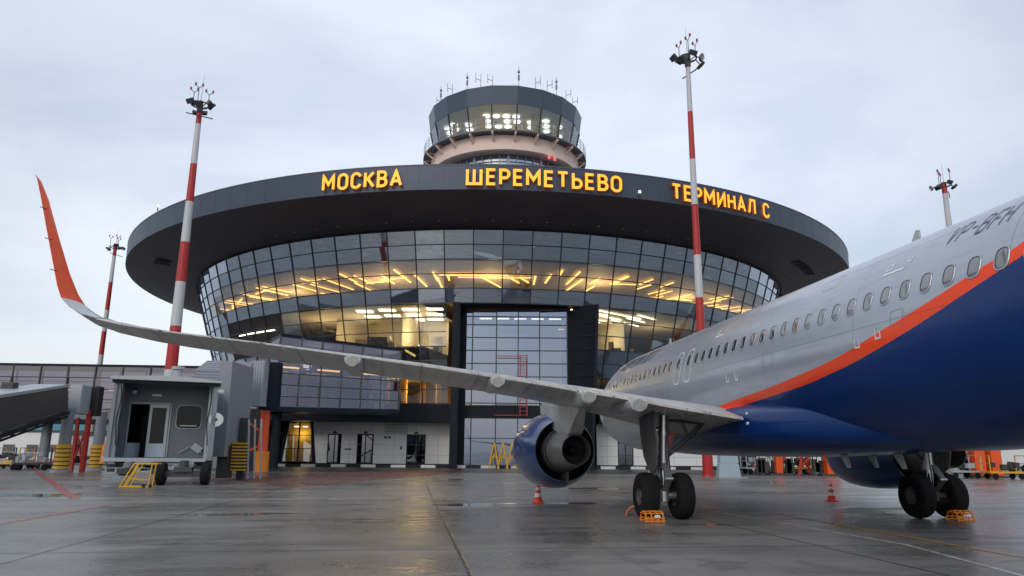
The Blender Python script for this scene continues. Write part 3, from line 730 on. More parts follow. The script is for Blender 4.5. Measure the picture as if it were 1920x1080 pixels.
mb = MB(); mb.bb(-.9, -.2, -12, -11.4, CZ2, CZ2+.9); mb.bb(-2.2, -1.4, -12, -11.4, CZ2, CZ2+1.0); mb.bb(.6, 1.5, -12, -11.4, CZ2, CZ2+.8); mb.bb(-2.5, 1.8, -12.2, -11.8, CZ2, CZ2+.3); mb.build('roof_equipment', M['black'], tw)
def antenna(x, ht, typ):
    y = -sqrt(max(0, 13.2**2 - x*x))*.8; mb = MB(); b = CZ2-.1; s_ = 1.1
    mb.cyl((x, y, b), (x, y, b+ht), .05, n=6)
    if typ == 0: mb.cyl((x, y, b+ht*.55), (x, y, b+ht*.72), .17, n=8); mb.cyl((x, y, b+ht*.8), (x, y, b+ht*.86), .22, n=8); 
    elif typ == 1:
        mb.cyl((x, y, b+ht*.72), (x+s_*.8, y, b+ht*.8), .05, n=6); mb.cyl((x+s_*.8, y, b+ht*.62), (x+s_*.8, y, b+ht*1.05), .05, n=6)
    else:
        mb.cyl((x, y, b+ht*.72), (x-s_*.8, y, b+ht*.8), .05, n=6); mb.cyl((x-s_*.8, y, b+ht*.62), (x-s_*.8, y, b+ht*1.05), .05, n=6)
    mb.build('antenna', M['mgrey'], tw)
for x, ht, ty in ((-11.6, 4.6, 0), (-11.4, 2.2, 2), (-9.3, 3.8, 2), (-6.6, 5.0, 0), (-4.2, 4.4, 2), (-2.1, 4.0, 2), (2.4, 5.6, 0), (5.3, 4.0, 1), (7.4, 4.0, 1), (9.1, 5.2, 0), (10.9, 3.6, 1), (12.3, 3.2, 1)): antenna(x, ht, ty)

# ------------------------------------------------------------------ glazed corridors
def corridor(name, label, A, B, zA, zB, w, nv, hz, side=-1, lamps=True, ends=True):
    """A,B: ground points of the near side; zA,zB=(bottom,top); body extends w to the far side"""
    A, B = Vector(A), Vector(B); d = (B-A).normalized(); q = Vector((-d.y, d.x, 0))*side*-1
    c0 = (A+B)/2; r = empty(name, (c0.x, c0.y, 0), 0, label, 'glass corridor')
    def pt(t, o, s): # t along, o across 0..1, s height 0..1
        b = A + (B-A)*t + q*w*o; z0 = zA[0] + (zB[0]-zA[0])*t; z1 = zA[1] + (zB[1]-zA[1])*t
        return Vector((b.x-c0.x, b.y-c0.y, z0 + (z1-z0)*s))
    for nm, o0, o1 in (('near_glazing', 0, 0), ('far_glazing', 1, 1)):
        mb = MB()
        for i in range(nv):
            for j in range(len(hz)-1):
                e = random.gauss(0, .006)
                mb.quad(pt(i/nv, o0+e, hz[j]), pt((i+1)/nv, o0-e, hz[j]), pt((i+1)/nv, o0-e, hz[j+1]), pt(i/nv, o0+e, hz[j+1]))
        mb.build('glazing', M['gl_cor'], r, fix=False)
    if ends:
        mb = MB(); mb.quad(pt(0, 0, 0), pt(0, 1, 0), pt(0, 1, 1), pt(0, 0, 1)); mb.build('end_glazing', M['gl_cor'], r, fix=False)
    mb = MB()
    for o in (0, 1):
        for i in range(nv+1): mb.bar(pt(i/nv, o, 0), pt(i/nv, o, 1), .12, .14, up=(0, 1, 0))
        for s_ in hz[1:-1]: mb.bar(pt(0, o, s_), pt(1, o, s_), .1, .09)
    mb.build('frame', M['mull'], r)
    mb = MB()
    for s0, s1 in ((-.045, .02), (.985, 1.03)):
        vs = [pt(t, o, s_) for t in (-.002, 1) for o in (-.01, 1.01) for s_ in (s0, s1)]
        mb.add(vs, [(0,1,3,2),(4,6,7,5),(0,4,5,1),(2,3,7,6),(0,2,6,4),(1,5,7,3)])
    mb.build('floor_and_roof', M['dark'], r)
    mb = MB(); vs = [pt(t, o, s_) for t in (0, 1) for o in (.02, .98) for s_ in (.975, .984)]
    mb.add(vs, [(0,1,3,2),(4,6,7,5),(0,4,5,1),(2,3,7,6),(0,2,6,4),(1,5,7,3)]); mb.build('ceiling', M['lgrey'], r)
    if lamps:
        for i in range(0, nv, 2):
            mb = MB(); mb.bar(pt((i+.1)/nv, .5, .60), pt((i+1.2)/nv, .5, .60), .2, .14); mb.build('strip_lamp', M['stripw'], r)
    return r, pt
lc, lpt = corridor('glass_corridor', 'long glazed corridor on stilts behind the grey boarding bridges at left', (-66, 70, 0), (-24, 70, 0), (4.35, 9.65), (4.3, 9.35), 4.5, 16, [0, .2, .38, .57, .78, 1.])
for t_ in (.1, .3, .5, .7, .9):
    mb = MB(); b = lpt(t_, .5, 0); mb.cyl((b.x, b.y, 0), (b.x, b.y, 4.3), .45, n=16); mb.build('support_column', M['mgrey'], lc)
A_, B_ = 70., 76.3
a_t, a_b, b_t, b_b = at(516, 629, A_), at(516, 765, A_), at(748, 657, B_), at(748, 770, B_)
cc, cpt = corridor('glass_corridor', 'sloping glazed corridor joining the terminal above the white wall', (a_b.x, A_, 0), (b_b.x, B_, 0), (a_b.z, a_t.z), (b_b.z, b_t.z), 4.2, 6, [0, .16, .32, .48, .64, .80, 1.])
for t_ in (.06,):
    mb = MB(); b = cpt(t_, .5, 0); mb.cyl((b.x, b.y, 0), (b.x, b.y, b.z), .4, n=16); mb.build('support_column', M['dark'], cc)
lamp('corridor_fill_light', (cc.location.x-3, A_+4.5, 10.5), 130, (1, .85, .75), .5); lamp('corridor_fill_light', (cc.location.x+4, B_+.5, 10.5), 130, (1, .8, .6), .5)  # added fill lights to brighten the dark corridor interior, no fittings

# ------------------------------------------------------------------ floodlight masts
def mast_mat(name, edges):
    m = mat(name, (.6, .6, .6), .45); t2 = m.node_tree; p2 = t2.nodes['Principled BSDF']; N2 = t2.nodes.new
    tc2 = N2('ShaderNodeTexCoord'); sp = N2('ShaderNodeSeparateXYZ'); t2.links.new(tc2.outputs['Object'], sp.inputs[0])
    mr = N2('ShaderNodeMapRange'); mr.inputs['From Max'].default_value = 40; t2.links.new(sp.outputs['Z'], mr.inputs['Value'])
    rp = N2('ShaderNodeValToRGB'); rp.color_ramp.interpolation = 'CONSTANT'; red, wh = (.42, .018, .018, 1), (.52, .55, .58, 1)
    es = sorted(edges); e0 = rp.color_ramp.elements
    e0[0].position = 0; e0[0].color = red if len(es) % 2 == 0 else wh
    cur = len(es) % 2 == 0
    e0.remove(e0[1])
    for z in es:
        cur = not cur; e = e0.new(max(0.0001, z/40)); e.color = red if cur else wh
    t2.links.new(mr.outputs[0], rp.inputs[0]); t2.links.new(rp.outputs[0], p2.inputs['Base Color']); return m
def mast(loc, H_, r0, r1, edges, label, rot=0, nlamp=7):
    r = empty('floodlight_mast', (loc[0], loc[1], 0), rot, label, 'light mast', 'red and white floodlight masts on the apron')
    mb = MB(); mb.cyl((0, 0, 0), (0, 0, H_), r0, r1, n=20); mb.cyl((0, 0, 0), (0, 0, .12), r0+.14, r0+.12, n=20)
    mb.build('pole', mast_mat('mast_bands', edges), r, smooth=40)
    mb = MB(); R_ = .8
    for i in range(14):
        a, b = 2*pi*i/14, 2*pi*(i+1)/14; mb.cyl((R_*cos(a), R_*sin(a), H_-.1), (R_*cos(b), R_*sin(b), H_-.1), .06, n=6)
        if i % 2 == 0: mb.cyl((0, 0, H_-.5), (R_*cos(a), R_*sin(a), H_-.1), .045, n=6)
    mb.cyl((0, 0, H_-.9), (0, 0, H_+.25), .26, n=12); mb.bar((-1.1, -.5, H_-1.3), (1.2, -.3, H_-1.4), .09, .07)
    mb.build('head_frame', M['dgrey'], r)
    for i in range(nlamp):
        a = 2*pi*i/nlamp + .3; a += .25*sin(i*2.3); rl_ = 1.05+.3*sin(i*1.7); c = Vector((rl_*cos(a), rl_*sin(a), H_+.05-.3*(i % 3))); Rm = Matrix.Rotation(a, 3, 'Z') @ Matrix.Rotation(radians(38), 3, 'Y')
        mb = MB(); mb.box(c, (.24, .74, .46), R=Rm); mb.m(1).box(c + Rm @ Vector((.13, 0, 0)), (.03, .66, .38), R=Rm); mb.m(0).cyl(c, (R_*cos(a), R_*sin(a), H_-.1), .05, n=6)
        mb.build('floodlight', [M['dgrey'], M['pane']], r)
    mb = MB(); mb.cyl((0, 0, H_), (.1, 0, H_+3.0), .03, .01, n=6); mb.build('lightning_rod', M['mgrey'], r)
    for a in (.5, 2.6, 4.4):
        mb = MB(); x, y = .75*cos(a), .75*sin(a); mb.cyl((x, y, H_), (x, y, H_+1.25), .035, n=6); mb.cyl((x-.3, y, H_+1.5), (x, y, H_+1.2), .03, n=6); mb.cyl((x+.3, y, H_+1.5), (x, y, H_+1.2), .03, n=6)
        mb.m(1).cyl((x-.3, y, H_+1.45), (x-.3, y, H_+1.7), .09, n=8); mb.cyl((x+.3, y, H_+1.45), (x+.3, y, H_+1.7), .09, n=8)
        mb.build('obstruction_lamp', [M['dgrey'], M['redlamp']], r)
    return r
def sc_(e, k): return [EYE + (z-EYE)*k for z in e]
mast((-28.86, 62), 32.8, .60, .22, sc_([22.3, 19.5, 16.95, 14.3, 11.7, 9.0, 6.3, 3.6, .9], 1.41), 'tall red and white mast behind the near boarding bridge at left', .4)
g_ = gr(1328, 893); mast((g_.x, g_.y), 34.0*g_.y/55.4, .41, .19, sc_([25.4, 22.4, 19.3, 16.3, 13.2, 10.6, 7.2, 4.2], g_.y/42), 'tallest red and white mast standing behind the aircraft body', 2.0)
mast((-62., 110), 32.6, .46, .26, sc_([23.0, 19.9, 16.8, 14.4, 11.7, 8.9, 6.2, 3.5], 1.375), 'small far red and white mast left of the disc roof', 1.1, 5)
mast((51.3, 82), 33.2, .55, .28, sc_([23.8, 20.5, 17.3, 14.2, 11, 8, 5, 2], 1.367), 'far mast with only its top showing above the aircraft at right', .9, 5)

# ------------------------------------------------------------------ airliner
PX, PYY = 7.7193, 20.0835
LV = [(-20, 9.3, 8.9), (-14, 6.65, 6.35), (-12, 5.6, 5.3), (-11, 5.12, 4.84), (-9.99, 4.64, 4.42), (-9.7, 4.53, 4.32), (-9.37, 4.46, 4.22), (-8.7, 4.27, 4.02), (-8.1, 4.11, 3.85), (-7.45, 3.96, 3.69), (-6.7, 3.80, 3.53), (-5.8, 3.61, 3.36), (-5.0, 3.48, 3.25),
      (-3.94, 3.36, 3.12), (-3.0, 3.26, 3.05), (-1.75, 3.15, 2.96), (-.6, 3.07, 2.88), (.5, 2.98, 2.80), (2, 2.82, 2.6), (3.2, 2.55, 2.3), (4.5, 2.1, 1.85), (6, 1.55, 1.4), (8, 1.2, 1.1), (20, 1.0, .9)]
lm = mat('airliner_livery', (.3, .3, .3), .2, 0, coat=0, spec=.3); t = lm.node_tree; p = t.nodes['Principled BSDF']; N = t.nodes.new; L = t.links.new
tc = N('ShaderNodeTexCoord'); sp = N('ShaderNodeSeparateXYZ'); L(tc.outputs['Object'], sp.inputs[0])
def fcurve(idx):
    mr = N('ShaderNodeMapRange'); mr.inputs['From Min'].default_value = -20; mr.inputs['From Max'].default_value = 20; L(sp.outputs['Y'], mr.inputs['Value'])
    fc = N('ShaderNodeFloatCurve'); cu = fc.mapping.curves[0]
    pts = [((v[0]+20)/40, v[idx]/10) for v in LV]
    cu.points[0].location = pts[0]; cu.points[1].location = pts[-1]
    for q_ in pts[1:-1]: cu.points.new(*q_)
    for q_ in cu.points: q_.handle_type = 'AUTO'
    fc.mapping.update(); L(mr.outputs[0], fc.inputs['Value'])
    return mth('MULTIPLY', fc.outputs[0], 10)
zu, zl = fcurve(1), fcurve(2)
rot = tc; rot_out = tc.outputs['Object']
def noise_o(sc, det=4, st=None):
    n = N('ShaderNodeTexNoise'); n.inputs['Scale'].default_value = sc; n.inputs['Detail'].default_value = det; src = tc.outputs['Object']
    if st: m_ = N('ShaderNodeMapping'); m_.inputs['Scale'].default_value = st; L(src, m_.inputs['Vector']); src = m_.outputs[0]
    L(src, n.inputs['Vector']); return n.outputs['Fac']
blue = mth('LESS_THAN', sp.outputs['Z'], zl); oran = mth('LESS_THAN', sp.outputs['Z'], zu)
nn_ = noise_o(.9, 5, (1, .3, 1)); n3 = noise_o(5, 6, (1, .25, 2))
grey = mixc(nn_, (.37, .41, .47), (.44, .48, .54)); grey = mixc(mth('MULTIPLY', ramp(n3, .45, .75), .3), grey, (.27, .29, .32))
cc_ = mixc(oran, grey, (.97, .066, .004)); bl = mixc(noise_o(1.1, 4), (.002, .026, .135), (.003, .040, .19)); bl = mixc(mth('MULTIPLY', ramp(sp.outputs['Z'], 2.0, 1.75), 0.0), bl, (.05, .05, .05)); cc_ = mixc(blue, cc_, bl)
# skin joints
def per(comp, period, w, off=0.):
    a = mth('ADD', comp, 100*period + off); a = mth('MODULO', a, period); a = mth('SUBTRACT', a, period/2); a = mth('ABSOLUTE', a); return ramp(a, w*.3, w, 1, 0)
jy = per(sp.outputs['Y'], 3.73, .012, .4)
z1 = ramp(mth('ABSOLUTE', mth('SUBTRACT', sp.outputs['Z'], 3.98)), .004, .011, 1, 0); z2 = ramp(mth('ABSOLUTE', mth('SUBTRACT', sp.outputs['Z'], 5.35)), .004, .011, 1, 0); z3 = ramp(mth('ABSOLUTE', mth('SUBTRACT', sp.outputs['Z'], 2.75)), .004, .011, 1, 0)
js = mth('MAXIMUM', mth('MAXIMUM', jy, z1), mth('MAXIMUM', z2, z3))
cc_ = mixc(mth('MULTIPLY', js, .45), cc_, (.03, .035, .05)); L(cc_, p.inputs['Base Color'])
L(ramp(n3, .3, .8, .20, .27), p.inputs['Roughness']); L(mth('MULTIPLY', mth('SUBTRACT', 1, oran), .35), p.inputs['Metallic'])
bp = N('ShaderNodeBump'); bp.inputs['Strength'].default_value = .07; bp.inputs['Distance'].default_value = .03
L(mth('SUBTRACT', noise_o(1.6, 2, (1, .6, 1)), mth('MULTIPLY', js, .15)), bp.inputs['Height']); L(bp.outputs[0], p.inputs['Normal'])
M['livery'] = lm

SEC = [(17.78, .03, 3.33, .03), (17.6, .38, 3.35, .36), (17.2, .72, 3.4, .70), (16.6, 1.05, 3.46, 1.03), (15.8, 1.36, 3.55, 1.36), (14.9, 1.60, 3.64, 1.64), (13.8, 1.80, 3.73, 1.87), (12.6, 1.92, 3.785, 2.01), (11.2, 1.972, 3.8, 2.068), (9, 1.975, 3.8, 2.07),
       (-6.0, 1.975, 3.8, 2.07), (-7.2, 1.972, 3.808, 2.062), (-9, 1.94, 3.87, 2.0), (-11, 1.83, 4.02, 1.85), (-13, 1.62, 4.22, 1.64), (-15, 1.33, 4.46, 1.38), (-17, .97, 4.74, 1.05), (-19, .5, 5.04, .6), (-19.8, .2, 5.15, .25)]
def sec(y):
    S_ = SEC
    for k in range(len(S_)-1):
        if S_[k][0] >= y >= S_[k+1][0]:
            a, b = S_[k], S_[k+1]; tt = (a[0]-y)/(a[0]-b[0])
            p0 = S_[k-1] if k > 0 else a; p3 = S_[k+2] if k+2 < len(S_) else b
            def h(i):
                da = (b[i]-p0[i])/(b[0]-p0[0]) if p0 is not a else (b[i]-a[i])/(b[0]-a[0]); db = (p3[i]-a[i])/(p3[0]-a[0]) if p3 is not b else (b[i]-a[i])/(b[0]-a[0])
                if a[i] == b[i]: return a[i]
                L_ = b[0]-a[0]; t2, t3 = tt*tt, tt**3
                return (2*t3-3*t2+1)*a[i] + (t3-2*t2+tt)*L_*da + (-2*t3+3*t2)*b[i] + (t3-t2)*L_*db
            return h(1), h(2), h(3)
    return S_[-1][1:]
def surf(y, th, off=0.):
    """th = angle from the top, negative side = left"""
    w, zc, h = sec(y); n = Vector((sin(th)/w, 0, cos(th)/h)).normalized()
    return Vector((w*sin(th), y, zc + h*cos(th))) + n*off
def th_of(y, z):
    w, zc, h = sec(y); return -math.acos(max(-1, min(1, (z-zc)/h)))
air = empty('airliner', (PX, PYY, 0), PSI, 'silver and dark blue airliner with orange stripe, closest to the camera', 'airplane')
ys = [17.78, 17.7, 17.6, 17.4, 17.2, 16.9, 16.6, 16.2, 15.8, 15.4, 14.9, 14.4, 13.8, 13.2, 12.6, 11.9, 11.2, 10.2, 9] + [9-.75*i for i in range(1, 21)] + [-6.6-.4*i for i in range(0, 33)] + [-19.8]
mb = MB(); mb.rings([[surf(y, 2*pi*i/72) for i in range(72)] for y in ys], cap0=True, cap1=True)
fus = mb.build('fuselage', M['livery'], air, smooth=60)
# belly fairing
FS = [(8.4, 1.2, 2.35, 1.85), (7.6, 1.75, 2.75, 1.72), (6.5, 2.02, 3.0, 1.64), (5, 2.14, 3.1, 1.6), (2, 2.17, 3.12, 1.58), (0, 2.15, 3.12, 1.58), (-.7, 2.12, 3.12, 1.59), (-1.4, 2.06, 3.1, 1.60), (-2.1, 1.97, 3.06, 1.62), (-2.7, 1.88, 3.02, 1.63), (-3.3, 1.76, 2.98, 1.65), (-4.0, 1.55, 2.9, 1.67), (-5, 1.2, 2.7, 1.71), (-6, .8, 2.4, 1.77)]
def superring(w, zt, zb, y, n=48, e=2.7):
    zc, h = (zt+zb)/2, (zt-zb)/2; out_ = []
    for i in range(n):
        a = 2*pi*i/n; c, s_ = cos(a), sin(a); out_.append(Vector((w*math.copysign(abs(c)**(2/e), c), y, zc + h*math.copysign(abs(s_)**(2/e), s_))))
    return out_
mb = MB(); mb.rings([superring(w, zt, zb, y) for y, w, zt, zb in FS], cap0=True, cap1=True)
bf = mb.build('belly_fairing', M['livery'], air, smooth=50)
mb = MB(); mb.cyl((-2.13, -1.6, 2.62), (-2.16, -1.6, 2.62), .035, n=10); mb.cyl((-2.13, -1.62, 2.38), (-2.17, -1.62, 2.38), .035, n=10); mb.build('service_port', M['whitemark'], bf)
# windows
WF = MB(); 
def rrect(w, h, n=20, e=3.0): return [(w/2*math.copysign(abs(cos(2*pi*i/n))**(2/e), cos(2*pi*i/n)), h/2*math.copysign(abs(sin(2*pi*i/n))**(2/e), sin(2*pi*i/n))) for i in range(n)]
def on_fus(y0, z0, u, v, off):  # u toward the tail, v up along the skin
    th0 = th_of(y0, z0); w, zc, h = sec(y0); return surf(y0 - u, th0 + v/((w+h)/2), off)
def cabin_window(y0):
    mb = MB(); o_ = rrect(.285, .385); i_ = rrect(.235, .335); i2 = rrect(.215, .315)
    mb.m(0).rings([[on_fus(y0, 4.47, a, b, .003) for a, b in o_], [on_fus(y0, 4.47, a, b, .012) for a, b in rrect(.272, .372)], [on_fus(y0, 4.47, a, b, .012) for a, b in i_]])
    mb.m(1).rings([[on_fus(y0, 4.47, a, b, .012) for a, b in i_], [on_fus(y0, 4.47, a, b, .005) for a, b in i2]])
    mb.m(2).add([on_fus(y0, 4.47, a, b, .005) for a, b in i2], [tuple(range(20))])
    sh = random.choice((0, 0, .4, .7, 1)) if y0 > -4 else random.choice((.8, 1, 1, .9))
    if sh:
        zt = .157; zb_ = .157 - .31*sh; pts = [(a, b) for a, b in rrect(.2, .3) if b >= zb_]
        if len(pts) > 4:
            pts.sort(key=lambda q_: atan2(q_[1]-(zt+zb_)/2, q_[0])); mb.m(3).add([on_fus(y0, 4.47, a, b, .0056) for a, b in pts], [tuple(range(len(pts)))])
    mb.build('cabin_window', [M['winframe'], M['seal'], M['pane'], M['shade']], fus, fix=False)
M['shade'] = mat('window_shade', (.16, .18, .185), .08, var=.1, coat=1.0, spec=.8)
for n_ in range(-3, 23): cabin_window(-9.6 + .533*n_)
for y0 in (2.74, 3.64): cabin_window(y0)
for n_ in range(0, 16): cabin_window(4.42 + .533*n_)
def outline(y0, z0, w, h, t_, name, m, e=4.5, off=.004):
    mb = MB(); mb.rings([[on_fus(y0, z0, a, b, off) for a, b in rrect(w, h, 36, e)], [on_fus(y0, z0, a, b, off) for a, b in rrect(w-2*t_, h-2*t_, 36, e)]])
    return mb.build(name, m, fus, fix=False)
outline(2.74, 4.33, .56, 1.06, .035, 'emergency_exit', M['whitemark']); outline(3.64, 4.33, .56, 1.06, .035, 'emergency_exit', M['whitemark'])
for y_, z_, w_, h_ in ((-2.5, 3.86, .52, .36), (1.5, 3.6, .4, .3), (-4.6, 5.25, .6, .4), (-7.3, 4.0, .34, .26), (6.4, 5.2, .5, .36), (-.9, 5.3, .3, .22)): outline(y_, z_, w_, h_, .008, 'access_panel', M['mgrey'], e=8, off=.003)
outline(13.4, 4.15, .85, 1.85, .02, 'cabin_door', M['navy']); outline(-13.6, 4.5, .85, 1.8, .03, 'cabin_door', M['whitemark'])
# registration and title lettering, markings
mb = MB(); x = 0; th_r = .905
for ch in 'VP-BFH':
    def mp_(u, v, d): return surf(-8.12 - u*.67, -th_r + v/2.0 - u*.010, .004 + d)
    letter_mesh(mb, ch, .09, mp_, .001, x, .42, slant=.24, mats=(0, 0), step=.2); x += (GL[ch][0] + .30)*.42
mb.build('registration_lettering', M['navy'], fus, fix=False)
mb = MB(); x = 0
for ch in 'АЭРОФЛОТ':
    def mp_(u, v, d): return surf(11.6 - u, -.93 + v/2.0, .004 + d)
    letter_mesh(mb, ch, .16, mp_, .001, x, .62, slant=.25, mats=(0, 0), step=.2); x += (GL[ch][0] + .26)*.62
mb.build('title_lettering', M['navy'], fus, fix=False)
mb = MB()
def dash(y0, z0, u0, u1, v0, v1): mb.add([on_fus(y0, z0, a, b, .004) for a, b in ((u0, v0), (u1, v0), (u1, v1), (u0, v1))], [(0,1,2,3)])
for y0, z0 in ((-6.95, 4.98), (.9, 5.02)):
    dash(y0, z0, -.3, .28, -.1, -.05); dash(y0, z0, -.28, -.1, .0, .03); dash(y0, z0, -.28, -.24, .03, .12); dash(y0, z0, -.14, -.1, .03, .12); dash(y0, z0, -.28, -.1, .12, .15)
    dash(y0, z0, .3, .42, .04, .07); dash(y0, z0, .3, .33, .07, .16); dash(y0, z0, .39, .42, .07, .16)
for y0, z0 in ((-6.1, 3.72), (-6.75, 3.80), (-.2, 3.62), (-.75, 3.62), (7.6, 3.6), (8.1, 3.6)):
    dash(y0, z0, -.09, -.06, -.1, .1); dash(y0, z0, -.06, .08, -.1, -.07); dash(y0, z0, .05, .08, -.07, .03)
mb.build('jacking_marks', M['whitemark'], fus, fix=False)
for y0, s_ in ((-5.2, 1), (9.8, 1)):
    mb = MB(); mb.prism([(y0, 5.84), (y0-.42, 5.84), (y0-.40, 6.22), (y0-.30, 6.24)], -.02, .02, f=lambda a, b, t_: (t_, a, b)); mb.build('blade_antenna', M['pale'], fus, bevel=.008)
for x0, y0 in ((-.35, -2.6), (.25, -3.7), (.8, -1.9)):
    mb = MB(); mb.prism([(y0+.1, 1.70), (y0-.2, 1.72), (y0-.32, 1.36), (y0-.22, 1.35)], x0-.02, x0+.02, f=lambda a, b, t_: (t_, a, b)); mb.build('drain_mast', M['pale'], bf)

# wings ---------------------------------------------------------------
TEZ = [(0, 2.25), (1.9, 2.46), (2.27, 2.53), (3.57, 2.70), (4.92, 2.92), (5.86, 3.05), (6.94, 3.19), (8.48, 3.35), (10.03, 3.5), (11.58, 3.63), (12.7, 3.72), (13.52, 3.78), (14.3, 3.83), (15.25, 3.89), (15.95, 3.97), (16.3, 4.04)]
def interp(T, x):
    for a, b in zip(T, T[1:]):
        if a[0] <= x <= b[0]: k = (x-a[0])/(b[0]-a[0]); return a[1] + (b[1]-a[1])*k
    return T[-1][1]
def wsec(l):
    te = -1.4 if l < 6.4 else -1.4 - .3*(l-6.4)
    c = 6.3 + (3.75-6.3)*(l-1.9)/4.5 if l < 6.4 else 3.75 + (1.55-3.75)*(l-6.4)/9.9
    return te, c, interp(TEZ, l), max(.01, .30*(1-l/13)), .145 - .035*l/16.3
def af(x, tc_):  # upper, lower of a supercritical-like section in chords (x from LE)
    yt = 5*tc_*(.2969*sqrt(x) - .126*x - .3516*x*x + .2843*x**3 - .1015*x**4)
    cam_ = .012*sin(pi*min(1, x*1.0)); return cam_ + yt*.9 + .0045, cam_*.3 - yt*1.05*(1 if x < .6 else 1-.55*(x-.6)/.4) - .0045
def wing_piece(side, l0, l1, x0, x1, name, m, parent, n=10, nx=14, drop=0., grow=1.):
    mb = MB(); R = []
    for k in range(n+1):
        l = l0 + (l1-l0)*k/n; te, c, zt, inc, tcx_ = wsec(l); ring = []
        xs_ = [x0 + (x1-x0)*((1-cos(pi*i/nx))/2 if x0 == 0 else i/nx) for i in range(nx+1)]
        def pt(x, z): return Vector((side*l, te + c*(1-x), zt + inc*(1-x) + z*c*grow - drop*(x-x0)))
        for x in xs_: ring.append(pt(x, af(x, tcx_)[0]))
        for x in reversed(xs_[1 if x0 == 0 else 0:]): ring.append(pt(x, af(x, tcx_)[1]))
        R.append(ring)
    mb.rings(R, cap0=True, cap1=True); return mb.build(name, m, parent, smooth=32)
def canoe(side, l, name, parent, ln=2.9, w=.2, h=.27, tail=.5):
    te, c, zt, inc, _ = wsec(l); mb = MB(); R = []
    for k in range(17):
        u = k/16; y = te + ln - tail - u*ln
        rr = sin(pi*(.06+.60*u))**.75
        wt = zt + inc*min(1, max(0, (y-te)/c)); zz = wt - .08 - .10*sin(pi*min(1, .15+u*.8)); up = (wt + .015 - zz)*(1 if y > te else 1 - .5*(te-y)/tail)
        ring = []
        for i in range(24):
            a = 2*pi*i/24; ca, sa = cos(a), sin(a)
            if sa <= 0: ring.append(Vector((side*l + w*rr*ca, y, zz + h*rr*sa)))
            else: ring.append(Vector((side*l + w*rr*math.copysign(abs(ca)**.6, ca), y, zz + up*sa**.5)))
        R.append(ring)
    mb.rings(R, cap0=True, cap1=True); o = mb.build(name, M['pale'], parent, smooth=50)
    mb = MB(); mb.cyl((side*l, te-tail-.004, zz-.05), (side*l, te-tail-.03, zz-.05), w*.66, w*.62, n=24); mb.build('fairing_tail_cap', M['wingdk2'], o, smooth=40)
    return o
def airfoil_loft(side, secs, name, m, parent):
    """secs: lateral, TE y, chord, z, tilt of the thickness direction from vertical (deg), thickness ratio"""
    R = []
    for l, te, c, z, tilt, tcx_ in secs:
        nrm = Vector((-side*sin(radians(tilt)), 0, cos(radians(tilt)))); ring = []
        xs_ = [(1-cos(pi*i/10))/2 for i in range(11)]
        for x in xs_: ring.append(Vector((side*l, te + c*(1-x), z)) + nrm*af(x, tcx_)[0]*c)
        for x in reversed(xs_[1:]): ring.append(Vector((side*l, te + c*(1-x), z)) + nrm*af(x, tcx_)[1]*c)
        R.append(ring)
    mb = MB(); mb.rings(R, cap0=True, cap1=True); return mb.build(name, m, parent, smooth=50)
M['sharko'] = mat('sharklet_orange', (.95, .085, .006), .35, 0, var=.15, vs=1.5, spec=.2)
